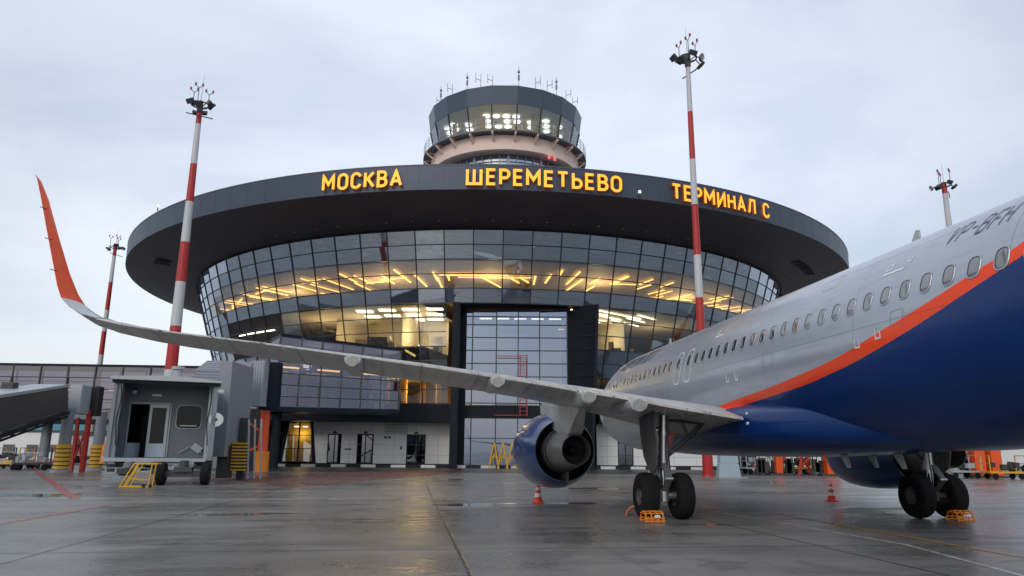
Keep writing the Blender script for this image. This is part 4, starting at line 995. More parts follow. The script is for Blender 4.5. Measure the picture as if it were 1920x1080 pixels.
for side, nm in ((-1, 'left'), (1, 'right')):
    wg = wing_piece(side, 1.5, 16.3, 0, .765, 'wing', M['wing'], air, n=24)
    wing_piece(side, 2.15, 6.3, .775, 1, 'flap', M['wing'], wg, n=5, drop=.02); wing_piece(side, 6.36, 13.0, .775, 1, 'flap', M['wing'], wg, n=8, drop=.01); wing_piece(side, 13.05, 15.85, .775, 1, 'aileron', M['wing'], wg, n=4); wing_piece(side, 15.88, 16.3, .765, 1, 'wing_tip_edge', M['wing'], wg, n=2)
    te, c, zt, inc, tk = wsec(16.3)
    pale = airfoil_loft(side, [(16.3, te, c, zt+.02, 0, .11), (16.55, te-.05, c*.93, 4.12, 18, .11), (16.75, te-.09, c*.84, 4.24, 38, .11), (16.9, te-.12, c*.68, 4.40, 58, .11)], 'winglet_root', M['pale'], wg)
    airfoil_loft(side, [(16.9, te-.12, c*.68, 4.40, 58, .11), (16.99, te-.14, c*.56, 4.62, 68, .1), (17.10, te-.16, c*.42, 5.0, 74, .1), (17.3, te-.20, c*.30, 5.7, 76, .1), (17.48, te-.24, c*.21, 6.35, 76, .1), (17.57, te-.27, c*.11, 6.66, 76, .1), (17.6, te-.30, c*.03, 6.73, 76, .1)], 'winglet', M['sharko'], wg)
    for l in (4.9, 8.4, 11.6): canoe(side, l, 'flap_track_fairing', wg, w=.24 if l < 6 else .185, h=.22 if l < 6 else .165, ln=3.2 if l < 6 else 2.6, tail=.26)
    canoe(side, 6.15, 'flap_track_fairing', wg, ln=2.4, w=.2, h=.22, tail=.35)
    mb = MB(); y0 = wsec(14.5)
    for l in (13.4, 14.3, 15.2): te_, c_, zt_, i_, _ = wsec(l); mb.bar((side*l, te_+.02, zt_), (side*l, te_-.18, zt_-.01), .012, .012)
    for zz in (4.9, 5.5, 6.1): mb.bar((side*(16.95+.28*(zz-4.6)), te-.15, zz), (side*(16.97+.28*(zz-4.6)), te-.36, zz-.02), .012, .012)
    mb.build('static_wick', M['black'], wg)
    # open gear bay
    mb = MB(); te_, c_, zt_, i_, _ = wsec(3.2); mb.add([(side*2.2, .95, 2.50), (side*4.2, .75, 2.66), (side*4.0, -.25, 2.66), (side*2.2, -.3, 2.45)], [(0,1,2,3)]); mb.build('gear_bay', M['black'], wg)

    # engine ----------------------------------------------------------
    ex, ez = side*5.75, 1.72
    mb = MB()
    prof = [(.84, 6.0), (.85, 6.5), (.90, 6.72), (.97, 6.80), (1.04, 6.72), (1.12, 6.4), (1.175, 5.8), (1.19, 5.2), (1.165, 4.5), (1.09, 3.9), (.99, 3.4), (.905, 3.08), (.885, 3.08), (.885, 3.5), (.90, 4.3)]
    mb.lathe(prof, (ex, 0, ez), 'Y', 56); nac = mb.build('engine_nacelle', M['nblue'], air, smooth=40)
    mb = MB(); mb.lathe([(.84, 6.05), (.30, 6.05)], (ex, 0, ez), 'Y', 40); mb.m(1).lathe([(.30, 6.05), (.24, 6.3), (.1, 6.5), (.01, 6.56)], (ex, 0, ez), 'Y', 24); mb.build('engine_fan', [M['dgrey'], M['mgrey']], nac, fix=False, smooth=40)
    mb = MB(); mb.lathe([(.90, 4.25), (.45, 4.25)], (ex, 0, ez), 'Y', 40)
    for k in range(24): 
        a = 2*pi*k/24; mb.bar((ex+.5*cos(a), 4.2, ez+.5*sin(a)), (ex+.88*cos(a), 4.2, ez+.88*sin(a)), .03, .25, up=(0, 1, 0))
    mb.build('bypass_duct', M['black'], nac, fix=False)
    mb = MB(); mb.lathe([(.64, 4.3), (.67, 3.7), (.66, 3.3), (.63, 2.95)], (ex, 0, ez), 'Y', 48); mb.m(1).lathe([(.63, 2.95), (.595, 2.93)], (ex, 0, ez), 'Y', 48)
    mb.m(0).lathe([(.595, 2.93), (.54, 2.5), (.49, 2.0), (.425, 1.52), (.405, 1.50), (.40, 1.7), (.42, 2.2)], (ex, 0, ez), 'Y', 48); mb.build('core_cowl', [M['core'], M['black']], nac, fix=False, smooth=35)
    mb = MB(); mb.lathe([(.43, 2.3), (.16, 2.3), (.15, 2.1), (.08, 1.85), (.03, 1.76), (.004, 1.75)], (ex, 0, ez), 'Y', 32); mb.build('exhaust_plug', M['black'], nac, fix=False, smooth=40)
    # pylon, tapering aft
    mb = MB(); R = []
    for y, zb_, zt_, w_ in ((6.2, 2.85, 2.95, .1), (5.4, 2.7, 3.15, .24), (4.2, 2.55, 3.3, .27), (3.2, 2.2, 3.28, .25), (2.5, 2.16, 3.25, .25), (1.9, 2.12, 3.22, .22), (1.55, 2.17, 3.2, .19), (1.1, 2.55, 3.2, .14), (.5, 2.92, 3.15, .05)):
        R.append([Vector((ex+w_*1.3*a, y, b)) for a, b in ((-.75, zb_), (-1, zb_+.15), (-1.1, zt_), (1.1, zt_), (1, zb_+.15), (.75, zb_))])
    mb.rings(R, cap0=True, cap1=True); mb.build('pylon', M['wing'], nac, smooth=35)
    mb = MB(); mb.bb(ex-.02, ex+.02, 2.6, 4.0, ez-.9, ez-.6); mb.build('duct_splitter', M['dgrey'], nac)
    mb = MB(); cb_ = mb
    for k in range(3):
        a = radians(152 - k*8); mb.add([(ex + side*-1*0 + 1.183*cos(a+da)*(-side), 5.3+dy, ez + 1.183*sin(a+da)) for da, dy in ((0, 0), (.07, 0), (.07, .5-.1*k), (0, .5-.1*k))], [(0,1,2,3)])
    mb.build('nacelle_marks', M['whitemark'], nac, fix=False)

    # main gear -------------------------------------------------------
    gx = side*3.795
    mb = MB(); mb.m(1).cyl((gx, 0, .58), (gx - side*.02, -.02, 1.35), .085, n=16); mb.m(0).cyl((gx - side*.02, -.02, 1.3), (gx - side*.08, -.05, 2.95), .135, .125, n=18)
    mb.cyl((gx, 0, .45), (gx, 0, .75), .15, n=14); mb.cyl((gx-.42, 0, .584), (gx+.42, 0, .584), .1, n=14)
    mb.cyl((gx - side*.02, -.02, 1.28), (gx - side*.03, -.02, 1.42), .17, n=16); mb.cyl((gx - side*.05, -.03, 2.1), (gx - side*.05, -.03, 2.22), .16, n=16)
    gear = mb.build('landing_gear', [M['steel'], M['chrome']], air, smooth=40)
    mb = MB(); mb.bar((gx, -.14, .72), (gx, -.48, 1.02), .16, .05); mb.bar((gx, -.48, 1.02), (gx, -.16, 1.4), .16, .05); mb.cyl((gx-.1, -.48, 1.02), (gx+.1, -.48, 1.02), .04, n=8); mb.build('torque_link', M['steel'], gear)
    mb = MB(); mb.cyl((gx - side*.1, 0, 1.55), (gx - side*.75, .05, 2.05), .055, n=10); mb.cyl((gx - side*.75, .05, 2.05), (gx - side*1.5, .1, 2.75), .065, n=10); mb.cyl((gx - side*.75, .05, 2.05), (gx - side*.5, .05, 2.75), .04, n=8); mb.cyl((gx - side*.15, -.05, 2.5), (gx - side*1.1, .1, 2.45), .04, n=8)
    mb.build('side_brace', M['dgrey'], gear, smooth=40)
    mb = MB()
    for k, (dx, dy) in enumerate(((.15, -.1), (-.12, -.15), (.05, -.18))):
        pts_ = [(gx+dx*.6, dy, .75), (gx+dx, dy-.05, 1.2), (gx+dx*.9, dy, 1.8), (gx+dx*.7-side*.05, dy, 2.6)]
        for a, b in zip(pts_, pts_[1:]): mb.cyl(a, b, .016, n=6)
    mb.build('hydraulic_line', M['black'], gear)
    mb = MB(); dx = gx + side*.30
    poly = [(.72, 2.95), (-.52, 2.85), (-.55, 2.0), (-.42, 1.35), (-.10, 1.12), (.2, 1.15), (.62, 1.55), (.75, 2.2)]
    mb.prism(poly, 0, .035, f=lambda a, b, t_: (dx + side*(t_ + (b-2.0)*.06), a, b)); mb.cyl((dx, 0, 1.6), (gx, 0, 1.6), .03, n=8); mb.cyl((dx, .1, 2.3), (gx, .05, 2.3), .03, n=8)
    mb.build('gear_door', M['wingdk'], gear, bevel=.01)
    for o_ in (-.4635, .4635):
        tp = [(.24, -.19), (.36, -.215), (.48, -.215), (.545, -.18), (.575, -.11), (.583, -.05), (.577, -.045), (.577, -.03), (.584, -.025), (.584, .025), (.577, .03), (.577, .045), (.583, .05), (.575, .11), (.545, .18), (.48, .215), (.36, .215), (.24, .19)]
        mb = MB(); mb.lathe(tp, (gx+o_, 0, .584), 'X', 44); wh_ = mb.build('tyre', M['tyre'], gear, smooth=35)
        mb = MB(); s2 = 1 if o_ > 0 else -1
        mb.lathe([(.25, -.19), (.245, -.12), (.20, -.09), (.10, -.09), (.09, -.16), (.01, -.17)], (gx+o_, 0, .584), 'X', 28); mb.lathe([(.25, .19), (.245, .12), (.20, .09), (.10, .09), (.09, .16), (.01, .17)], (gx+o_, 0, .584), 'X', 28)
        for k in range(8): a = 2*pi*k/8; mb.cyl((gx+o_-.12, .15*cos(a), .584+.15*sin(a)), (gx+o_+.12, .15*cos(a), .584+.15*sin(a)), .016, n=6)
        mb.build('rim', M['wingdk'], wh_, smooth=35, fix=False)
    # tailplane
    def tsec(l): return [(l, -15.2-.55*l, 3.3-.30*l, 5.25+.1*l, 0, .1)]
    airfoil_loft(side, [tsec(l)[0] for l in (.5, 2, 4, 6.2)], 'tailplane', M['pale'], air)
# nose gear
mb = MB(); mb.cyl((0, 12.64, .38), (0, 12.8, 2.1), .07, n=14); mb.cyl((-.32, 12.64, .38), (.32, 12.64, .38), .06, n=10); ng = mb.build('nose_gear', M['steel'], air, smooth=40)
for o_ in (-.25, .25):
    mb = MB(); mb.lathe([(.14, -.1), (.3, -.11), (.365, -.07), (.38, 0), (.365, .07), (.3, .11), (.14, .1), (.01, .08)], (o_, 12.64, .385), 'X', 28); mb.build('nose_tyre', M['tyre'], ng, smooth=40)
mb = MB(); mb.prism([(-12.4, 5.9), (-14.6, 6.4), (-18.0, 11.6), (-19.9, 11.6), (-19.4, 5.6), (-16, 5.3)], -.12, .12, f=lambda a, b, t_: (t_*(1 if b < 8 else .5), a, b)); mb.build('tail_fin', M['nblue'], air, bevel=.05)

# ------------------------------------------------------------------ boarding bridge (near)
def near_bridge():
    r = empty('boarding_bridge', (-17.3, 37, 0), 0, 'near grey boarding bridge with open cab facing the apron', 'boarding bridge', 'airport boarding bridges')
    O = Vector((-17.3, 37, 0))
    def lb(mb, nm, m, par=r, **k): 
        return mb.build(nm, m, par, **k)
    # cab shell, open to the camera
    x0, x1, y0, y1, z0, z1 = -2.3, 2.4, -.6, 1.7, 1.15, 4.95
    mb = MB(); mb.prism([(x0-.1, z0-.1), (x0+.12, z0-.1), (x0+.12, z1), (x0, z1)], y0, y1); mb.bb(x1-.22, x1, y0, y1, z0, z1)
    mb.prism([(x0-.15, z1), (x1+.1, z1), (x1+.1, z1+.06), (0.3, z1+.24), (x0-.15, z1+.1)], y0-.15, y1+.1)
    cab = lb(mb, 'cab', M['mgrey'])
    mb = MB(); mb.prism([(x0-.2, z1+.02), (x1+.15, z1+.02), (x1+.15, z1+.1), (0.3, z1+.30), (x0-.2, z1+.16)], y0-.25, y0-.152); lb(mb, 'roof_edge', M['pale'], cab)
    mb = MB(); mb.bb(x0-.1, x1, y0-.12, y0-.02, z1-.14, z1); lb(mb, 'lintel', M['dark'], cab)
    mb = MB(); mb.prism([(x0-.15, z0), (x1-.25, z0), (x1-.35, z0+.08), (x0-.15, z0+.12)], y0-.3, y1); lb(mb, 'cab_floor', M['lgrey'], cab)
    mb = MB(); mb.bb(x0-.1, x1-.3, y0-.34, y0-.3, z0-.06, z0+.06); lb(mb, 'floor_bumper', M['lgrey'], cab)
    mb = MB(); bw = M['bridge']; yb = y1-.25
    mb.bb(x0+.12, -1.72, yb, yb+.1, z0, z1); mb.bb(-1.72, .22, yb, yb+.1, 4.0, z1); mb.bb(.22, x1-.22, yb, yb+.1, z0, z1); lb(mb, 'rear_wall', bw, cab)
    mb = MB(); mb.bb(x0+.13, x0+.36, y0+.1, y0+.35, z0, z1-.1); lb(mb, 'inner_post', M['mgrey'], cab)
    mb = MB(); mb.bb(x1-.42, x1-.23, y0+.5, y0+.7, z0, z1-.1); lb(mb, 'inner_post', M['lgrey'], cab)
    dz = z0+.13
    mb = MB(); mb.bb(-1.72, -1.66, yb-.06, yb+.02, dz, 4.0); mb.bb(.17, .24, yb-.06, yb+.02, dz, 4.0); mb.bb(-1.72, .24, yb-.06, yb+.02, 3.93, 4.02)
    lb(mb, 'door_surround', M['lgrey'], cab)
    mb = MB(); fx0, fx1 = -.78, .14
    mb.bb(fx0, fx0+.13, yb-.1, yb-.05, dz, 3.92); mb.bb(fx1-.13, fx1, yb-.1, yb-.05, dz, 3.92); mb.bb(fx0+.13, fx1-.13, yb-.1, yb-.05, 3.76, 3.92)
    d = lb(mb, 'door', M['pale'], cab); mb = MB(); mb.bb(fx0+.131, fx1-.131, yb-.095, yb-.055, dz, dz+.68); lb(mb, 'kick_panel', mat('pale_blue_panel', (.42, .52, .60), .4), d)
    dpm = mat('dark_window_pane', (.014, .015, .017), .22, spec=.3)
    mb = MB(); mb.quad((fx0+.13, yb-.07, dz+.68), (fx1-.13, yb-.07, dz+.68), (fx1-.13, yb-.07, 3.76), (fx0+.13, yb-.07, 3.76)); lb(mb, 'door_pane', dpm, d, fix=False)
    Rz = Matrix.Rotation(radians(50), 3, 'Z'); mb = MB(); mb.box((-1.40, yb+.42, (dz+3.85)/2+.34), (.8, .04, 1.9), R=Rz); mb.m(1).box((-1.40, yb+.42, dz+.35), (.81, .05, .7), R=Rz); lb(mb, 'open_door', [M['gl_dark'], mat('pale_blue_door', (.36, .46, .55), .4)], cab)
    mb = MB(); 
    wr = [(1.10 + .63*math.copysign(abs(cos(2*pi*k/32))**.35, cos(2*pi*k/32)), 3.33 + .62*math.copysign(abs(sin(2*pi*k/32))**.35, sin(2*pi*k/32))) for k in range(32)]
    mb.prism(wr, yb-.04, yb-.001); w_ = lb(mb, 'window', M['lgrey'], cab)
    mb = MB(); mb.prism([(1.10 + (a-1.10)*.93, 3.33 + (b-3.33)*.93) for a, b in wr], yb-.05, yb-.041); lb(mb, 'window_pane', dpm, w_)
    mb = MB(); mb.bb(.7, 1.5, yb-.055, yb-.051, 2.86, 2.9); lb(mb, 'window_sill', M['white'], w_)
    mb = MB(); mb.bb(-.75, -.32, yb-.03, yb, 4.35, 4.45); lb(mb, 'number_plate', M['whitemark'], cab)
    mb = MB(); mb.bar((.75, yb-.12, 1.5), (1.3, yb-.12, 1.85), .03); mb.bar((1.3, yb-.12, 1.85), (1.9, yb-.12, 1.5), .03); mb.box((1.62, yb-.14, 1.75), (.5, .02, .36), R=Matrix.Rotation(radians(35), 3, 'Y')); lb(mb, 'wall_bracket', M['lgrey'], cab)
    for x in (-1.55, 2.05):
        mb = MB(); c = Vector((x, yb-.3, z1-.35)); mb.cyl(c, c+Vector((.02, -.2, -.1)), .13, n=14); mb.m(1).cyl(c+Vector((.02, -.2, -.1)), c+Vector((.021, -.215, -.107)), .11, n=14); lb(mb, 'spotlight', [M['dgrey'], M['pale']], cab)
    for xx, yy in ((x0+.3, y0-.0), (x0+.42, y0+.05), (x1-.35, y0+.05)):
        mb = MB()
        for k in range(8): mb.cyl((xx+.05*sin(k), yy, z1-.3-k*.35), (xx+.05*sin(k+1), yy, z1-.3-(k+1)*.35), .028, n=6)
        lb(mb, 'cable', M['black'], cab)
    # interior behind the door
    mb = MB(); mb.bb(x0+.15, x1-.25, y1+.05, y1+2.4, z0, z0+.05); mb.bb(x0+.15, x1-.25, y1+2.35, y1+2.4, z0, z1); lb(mb, 'cabin_interior', M['dgrey'], cab)
    mb = MB(); mb.bb(x0+.12, x0+.18, y1, y1+2.4, z0, z1); mb.bb(x1-.28, x1-.22, y1, y1+2.4, z0, z1); mb.bb(x0+.1, x1-.2, y1, y1+2.4, z1-.06, z1+.08); lb(mb, 'cab_back', M['mgrey'], cab)
    mb = MB(); mb.cyl((.35, 1.2, z1+.15), (.35, 1.2, z1+.85), .22, n=18); mb.cyl((.35, 1.2, z1+.8), (.35, 1.2, z1+.95), .32, n=18); lb(mb, 'roof_vent', M['lgrey'], cab, smooth=40)
    mb = MB(); mb.m(0).cyl((x1+.02, y0+.1, 3.15), (x1+.02, y0+.0, 3.15), .34, n=24); mb.m(1).cyl((x1+.02, y0-.0, 3.15), (x1+.02, y0-.02, 3.15), .06, n=12); lb(mb, 'hose_reel', [M['white'], M['black']], cab, smooth=40)
    mb = MB(); mb.cyl((x1+.02, y0, 4.55), (x1+.3, y0-.2, 4.5), .13, n=12); lb(mb, 'side_lamp', M['pale'], cab, smooth=40)
    # undercarriage of the cab: machinery
    mb = MB(); random.seed(4)
    for k in range(26):
        x = random.uniform(x0, x1-.1); mb.box((x, random.uniform(y0-.2, .6), random.uniform(.55, 1.0)), (random.uniform(.12, .5), random.uniform(.1, .5), random.uniform(.08, .3)))
    mb.m(1)
    for k in range(10): x = random.uniform(-.8, 1.6); mb.box((x, y0-.2, random.uniform(.65, 1.0)), (random.uniform(.08, .2), .1, random.uniform(.05, .15)))
    lb(mb, 'machinery', [M['dgrey'], M['steel']], cab)
    mb = MB(); mb.prism([(x0-.35, .95), (x0-.05, .95), (x0-.05, 1.9), (x0-.2, 2.05), (x0-.3, 1.8)], .4, .7); lb(mb, 'canopy_bumper', M['chock'], cab, bevel=.03)
    # bogie
    bg = MB(); bg.bar((.25, 0, .52), (2.15, 0, .52), .3, .28); bg.cyl((1.2, 0, .5), (1.2, 0, 1.15), .2, n=14); bg.bb(.8, 1.6, -.3, .3, .62, .85); bg.cyl((.3, 0, .52), (2.1, 0, .52), .12, n=12)
    bogie = lb(bg, 'bogie', M['dgrey'])
    for x in (.22, 2.2):
        mb = MB(); mb.lathe([(.2, -.18), (.42, -.2), (.52, -.17), (.545, -.1), (.545, .1), (.52, .17), (.42, .2), (.2, .18)], (x, 0, .545), 'X', 32); mb.m(1).lathe([(.2, -.18), (.18, -.1), (.01, -.1)], (x, 0, .545), 'X', 20); mb.lathe([(.2, .18), (.18, .1), (.01, .1)], (x, 0, .545), 'X', 20); lb(mb, 'wheel', [M['tyre'], M['dgrey']], bogie, smooth=40, fix=False)
    cab.rotation_euler.z = radians(22); bogie.rotation_euler.z = radians(14); bogie.location = (.35, -.9, 0)
    # rotating head + tunnel to the rotunda
    A = at(440, 745, 40.5) - O; Bn = at(484, 727, 59) - O
    ah = Vector((A.x+.1, A.y, 0)); bh = Vector((Bn.x, Bn.y, 0)); d = (bh-ah).normalized(); q = Vector((d.y, -d.x, 0))
    def tun(pa, pb, za, zb, w, hh, nm, m, ribs=0):
        mb = MB(); vs = []
        for pp, zz in ((pa, za), (pb, zb)):
            for s_, z_ in ((-1, 0), (1, 0), (1, hh), (-1, hh)): vs.append(pp + q*s_*w/2 + Vector((0, 0, zz+z_)))
        mb.add(vs, [(0,1,2,3),(7,6,5,4),(0,4,5,1),(1,5,6,2),(2,6,7,3),(3,7,4,0)])
        o = lb(mb, nm, m)
        if ribs:
            mb = MB()
            for k in range(ribs+1):
                t_ = k/ribs; pp = pa + (pb-pa)*t_; zz = za + (zb-za)*t_
                mb.bar(pp + q*(w/2+.02) + Vector((0, 0, zz)), pp + q*(w/2+.02) + Vector((0, 0, zz+hh)), .05, .05); mb.bar(pp - q*w/2 + Vector((0, 0, zz+hh+.02)), pp + q*w/2 + Vector((0, 0, zz+hh+.02)), .05, .05)
            lb(mb, 'panel_rib', M['lgrey'], o)
        return o
    head = Vector((3.15, 4.2, 0))
    q0 = at(421, 760, 41.5) - O
    mb = MB(); mb.bb(q0.x-.36, q0.x+.36, q0.y-.3, q0.y+3.2, 1.3, at(421, 678, 41.5).z); lb(mb, 'head_post', M['mgrey'], bevel=.03)
    pa = Vector((q0.x-1.2, q0.y+1.2, 0)); p1_ = Vector((at(455, 727, 56).x - O.x - 1.2, 56-37, 0)); 
    d = (p1_-pa).normalized(); q = Vector((d.y, -d.x, 0))
    tun(pa, p1_, 2.4, 5.0, 3.0, 3.1, 'tunnel', M['bridge'], 8)
    pm = pa + (p1_-pa)*.45; 
    tun(pm, p1_ + d*.6, 3.5, 5.05, 3.3, 3.3, 'outer_tunnel', M['mgrey'], 5)
    mb = MB(); mb.bar(pm + q*1.0 + Vector((0, 0, 3.5)), p1_ + q*1.0 + Vector((0, 0, 4.8)), .3, .4); mb.bar(pm - q*1.0 + Vector((0, 0, 3.5)), p1_ - q*1.0 + Vector((0, 0, 4.8)), .3, .4); lb(mb, 'lower_beam', M['dgrey'])
    # rotunda and its column
    rcn = Vector((at(496, 800, 61).x - O.x, 61-37, 0))
    mb = MB(); mb.cyl(rcn + Vector((.25, 0, 5.0)), rcn + Vector((.25, 0, 8.8)), .85, n=28); lb(mb, 'rotunda', M['dark'], smooth=40)
    mb = MB()
    c_ = at(481, 720, 59) - O
    mb.box((c_.x, c_.y+1.0, 6.95), (1.05, 2.0, 3.6))
    for k in range(5): mb.box((c_.x-.42+.21*k, c_.y-.03, 6.95), (.07, .08, 3.7))
    lb(mb, 'bellows', M['lgrey'])
    mb = MB(); mb.cyl(rcn, rcn + Vector((0, 0, 4.9)), .42, .36, n=20); mb.m(1).cyl(rcn, rcn + Vector((0, 0, 1.6)), .56, n=20); col_ = lb(mb, 'support_column', [M['orange'], M['chock']], smooth=40)
    mb = MB(); l0 = rcn + Vector((-2.6, -1.0, 0))
    mb.bar(l0, l0 + Vector((0, 0, 5)), .3); mb.bar(l0 + Vector((0, 0, 5.0)), rcn + Vector((0, 0, 3.0)), .14); mb.bar(l0 + Vector((0, 0, .8)), rcn + Vector((0, 0, 2.2)), .14); lb(mb, 'column_brace', M['orange'])
    # dark electrical housing and stair under the tunnel
    mb = MB(); e = at(437, 850, 42) - O
    for k in range(17): mb.m(k % 2).bb(e.x-.1, e.x+.66, e.y, e.y+.5, .55+k*.09, .55+k*.09+.089)
    lb(mb, 'striped_stair_guard', [M['yellow'], M['black']])
    mb = MB(); mb.bb(e.x-.75, e.x-.15, e.y-.3, e.y+.5, .15, 1.9); mb.bb(e.x-.1, e.x+.3, e.y+1, e.y+1.4, .0, 3.5); lb(mb, 'equipment_box', M['dgrey'])
    mb = MB(); sx0, sx1 = at(452, 830, 64).x - O.x, at(486, 830, 64).x - O.x; mb.bb(sx0, sx1, 27, 27.3, 0, 5.2); lb(mb, 'shade_sheet', M['black'])  # black sheet painting the darkness behind and beneath the tunnel
    for k in range(3):
        mb = MB(); f_ = e + Vector((.8+.35*k, .4, 0)); mb.bar((f_.x, f_.y, .1), (f_.x-.2, f_.y, 3.4), .08); lb(mb, 'stair_rail', M['lgrey'])
    return r
near_bridge()
# yellow tow frame in front of the bridge
yf = empty('yellow_barrier_frame', gr(262, 914), .1, 'yellow tubular frame on the ground before the near boarding bridge', 'barrier frame')
mb = MB()
for s_ in (-1, 1):
    yy = s_*.28; mb.bar((-.9, yy, .05), (.55, yy, .05), .06); mb.bar((-.9, yy, .05), (-.3, yy, 1.15), .06); mb.bar((-.6, yy, .05), (-.05, yy, 1.15), .05); mb.bar((.5, yy, .05), (.6, yy, 1.15), .05); mb.bar((-.5, yy, .45), (.3, yy, .35), .04); mb.bar((-.3, yy, 1.15), (.85, yy, 1.15), .06)
for x, z in ((-.9, .05), (.55, .05), (-.3, 1.15), (.85, 1.15)): mb.bar((x, -.3, z), (x, .3, z), .05)
mb.build('frame_tube', M['yellow'], yf); yf.scale = (.86, .86, .9)
for x in (.3, .62):
    mb = MB(); mb.cyl((x, -.36, .09), (x, -.30, .09), .09, n=14); mb.build('castor', M['black'], yf)

# far left bridge --------------------------------------------------------
def far_bridge():
    r = empty('boarding_bridge', (-32, 52, 0), 0, 'dark sloping boarding bridge cut off by the left picture edge', 'boarding bridge', 'airport boarding bridges')
    O = Vector((-32, 52, 0))
    A, B = at(-30, 780, 44), at(128, 780, 54)
    a_lo, a_hi = at(-30, 822, 44), at(-30, 750, 44); b_lo, b_hi = at(128, 768, 54), at(128, 725, 54)
    d = Vector((B.x-A.x, B.y-A.y, 0)).normalized(); q = Vector((-d.y, d.x, 0))*2.6
    mb = MB(); vs = [a_lo, b_lo, b_hi, a_hi]; vs = [v-O for v in vs] + [v-O+q for v in vs]
    mb.add(vs, [(0,1,2,3),(7,6,5,4),(0,4,5,1),(1,5,6,2),(2,6,7,3),(3,7,4,0)]); tn = mb.build('tunnel', M['dgrey'], r)
    mb = MB(); mb.bar(vs[3]+Vector((0,0,.08)), vs[2]+Vector((0,0,.08)), .1, .2); mb.bar(vs[3]+q*.5+Vector((0,0,.1)), vs[2]+q*.5+Vector((0,0,.1)), 2.2, .1); mb.build('tunnel_roof', M['lgrey'], tn)
    mb = MB(); mb.bar(vs[0]-Vector((0,0,.2)), vs[1]-Vector((0,0,.2)), .3, .25)
    for k in range(7):
        t_ = k/7; mb.bar(vs[0]+(vs[1]-vs[0])*t_-Vector((0,0,.45)), vs[0]+(vs[1]-vs[0])*(t_+.1)-Vector((0,0,.1)), .08)
    mb.bar(vs[0]-Vector((0,0,.5)), vs[1]-Vector((0,0,.5)), .12, .12); mb.build('lower_truss', M['black'], tn)
    c = at(150, 790, 56); zb, zt = at(150, 776, 56).z, at(150, 722, 56).z
    mb = MB(); mb.bb(c.x-O.x-.85, c.x-O.x+.05, 3.6, 6.4, zb, zt); mb.build('bellows', M['lgrey'], r, bevel=.05)
    mb = MB(); mb.bb(c.x-O.x+.06, c.x-O.x+.66, 4.9, 5.6, zb-.1, zt); mb.build('rotunda', M['black'], r, bevel=.05)
    for px, yy in ((116, 55), (180, 60)):
        g0 = at(px, 868, yy); mb = MB(); x, y = g0.x-O.x, yy-52; mb.m(0).cyl((x, y, 0), (x, y, 4.6), .44, .38, n=22)
        mb.m(1).cyl((x, y, .25), (x, y, 2.0), .50, n=22); mb.m(2)
        for k in range(5): mb.cyl((x, y, .45+k*.3), (x, y, .52+k*.3), .515, n=22)
        mb.m(0).cyl((x, y, 0), (x, y, .2), .75, .6, n=20); mb.build('support_column', [M['mgrey'], M['yellow'], M['black']], r, smooth=40)
    mb = MB(); a, b = at(142, 820, 57), at(162, 820, 57); x0, x1 = a.x-O.x, b.x-O.x
    mb.bar((x0, 5, 0), (x0, 5, 4.0), .22); mb.bar((x1, 5, 0), (x1, 5, 4.6), .3); mb.bar((x0, 5, .5), (x1, 5, 3.6), .12); mb.bar((x0, 5, 3.2), (x1, 5, .3), .12); mb.build('orange_trestle', M['redp'], r)
    mb = MB(); g0 = at(18, 727, 50)-O; mb.box(g0, (.8, .6, .7)); mb.cyl(g0, g0+Vector((0, 0, .8)), .05, n=6); mb.build('roof_unit', M['dgrey'], r, bevel=.04)
far_bridge()

# ------------------------------------------------------------------ bridges' orange legs beyond the aircraft at right
def right_stand(px, yy, w, label, mirror=1, n=1):
    g0 = at(px, 860, yy); r = empty('bridge_support', (g0.x, yy, 0), 0, label, 'bridge support', 'orange bridge supports beyond the aircraft')
    for k in range(n):
        x = k*1.3; mb = MB(); mb.bb(x-w, x+w, -w, w, .16, 4.5); mb.build('column', M['orange'], r, bevel=.04)
    mb = MB(); mb.bar((0, 0, .6), (mirror*2.0, 0, 3.6), .16); mb.bar((mirror*2.0, 0, 3.6), (mirror*2.6, 0, 0), .16); mb.bar((mirror*2.6, 0, .5), (0, .3, 3.2), .12); mb.build('brace', M['redp'], r)
    mb = MB(); mb.bb(-.9, .9+1.3*(n-1), -.6, .6, 0, .16); mb.build('foot_plate', M['dgrey'], r)
    mb = MB(); mb.bb(-2.2, 3.2, -1, 2.0, 4.5, 7.0); mb.build('tunnel_section', M['bridge'], r)
    mb = MB(); rd = random.Random(int(px)); mb.bb(-1.7, 2.0, .62, .98, .28, .42)
    for k in range(9): x_ = rd.uniform(-1.5, 1.7); mb.box((x_, .8, .4+.3), (rd.uniform(.2, .5), .4, rd.uniform(.5, 1.6)))
    for k in range(5): mb.bar((rd.uniform(-1.5, 1.8), .9, 0), (rd.uniform(-1.5, 1.8), .9, 2.4), .06)
    mb.build('machinery', M['dgrey'], r)
right_stand(1459, 63, .28, 'slim orange bridge column seen below the aircraft belly', 1)
right_stand(1556, 61, .42, 'thick orange bridge column beside the right engine', -1)
right_stand(1832, 60, .42, 'pair of orange bridge columns at the far right edge', -1, 2)
# pale blue blocks
r = empty('concrete_block_stack', gr(1347, 896), 0, 'two pale blue concrete blocks stacked under the aircraft', 'blocks')
bl_m = mat('pale_blue_concrete', (.34, .43, .48), .7, var=.12, vs=3, bump=.3)
for k in range(2):
    mb = MB(); w0, w1 = (.80, .72) if k == 0 else (.68, .62); mb.prism([(-w0+.75, .05+k*.98), (w0+.75-.0, .05+k*.98), (w1+.7, 1.0+k*.98), (-w1+.75, 1.0+k*.98)], -.4, .4); mb.build('block', bl_m, r, bevel=.04)
mb = MB(); mb.bb(-.15, 1.95, -.5, .5, 0, .05); mb.build('block_foot', bl_m, r)

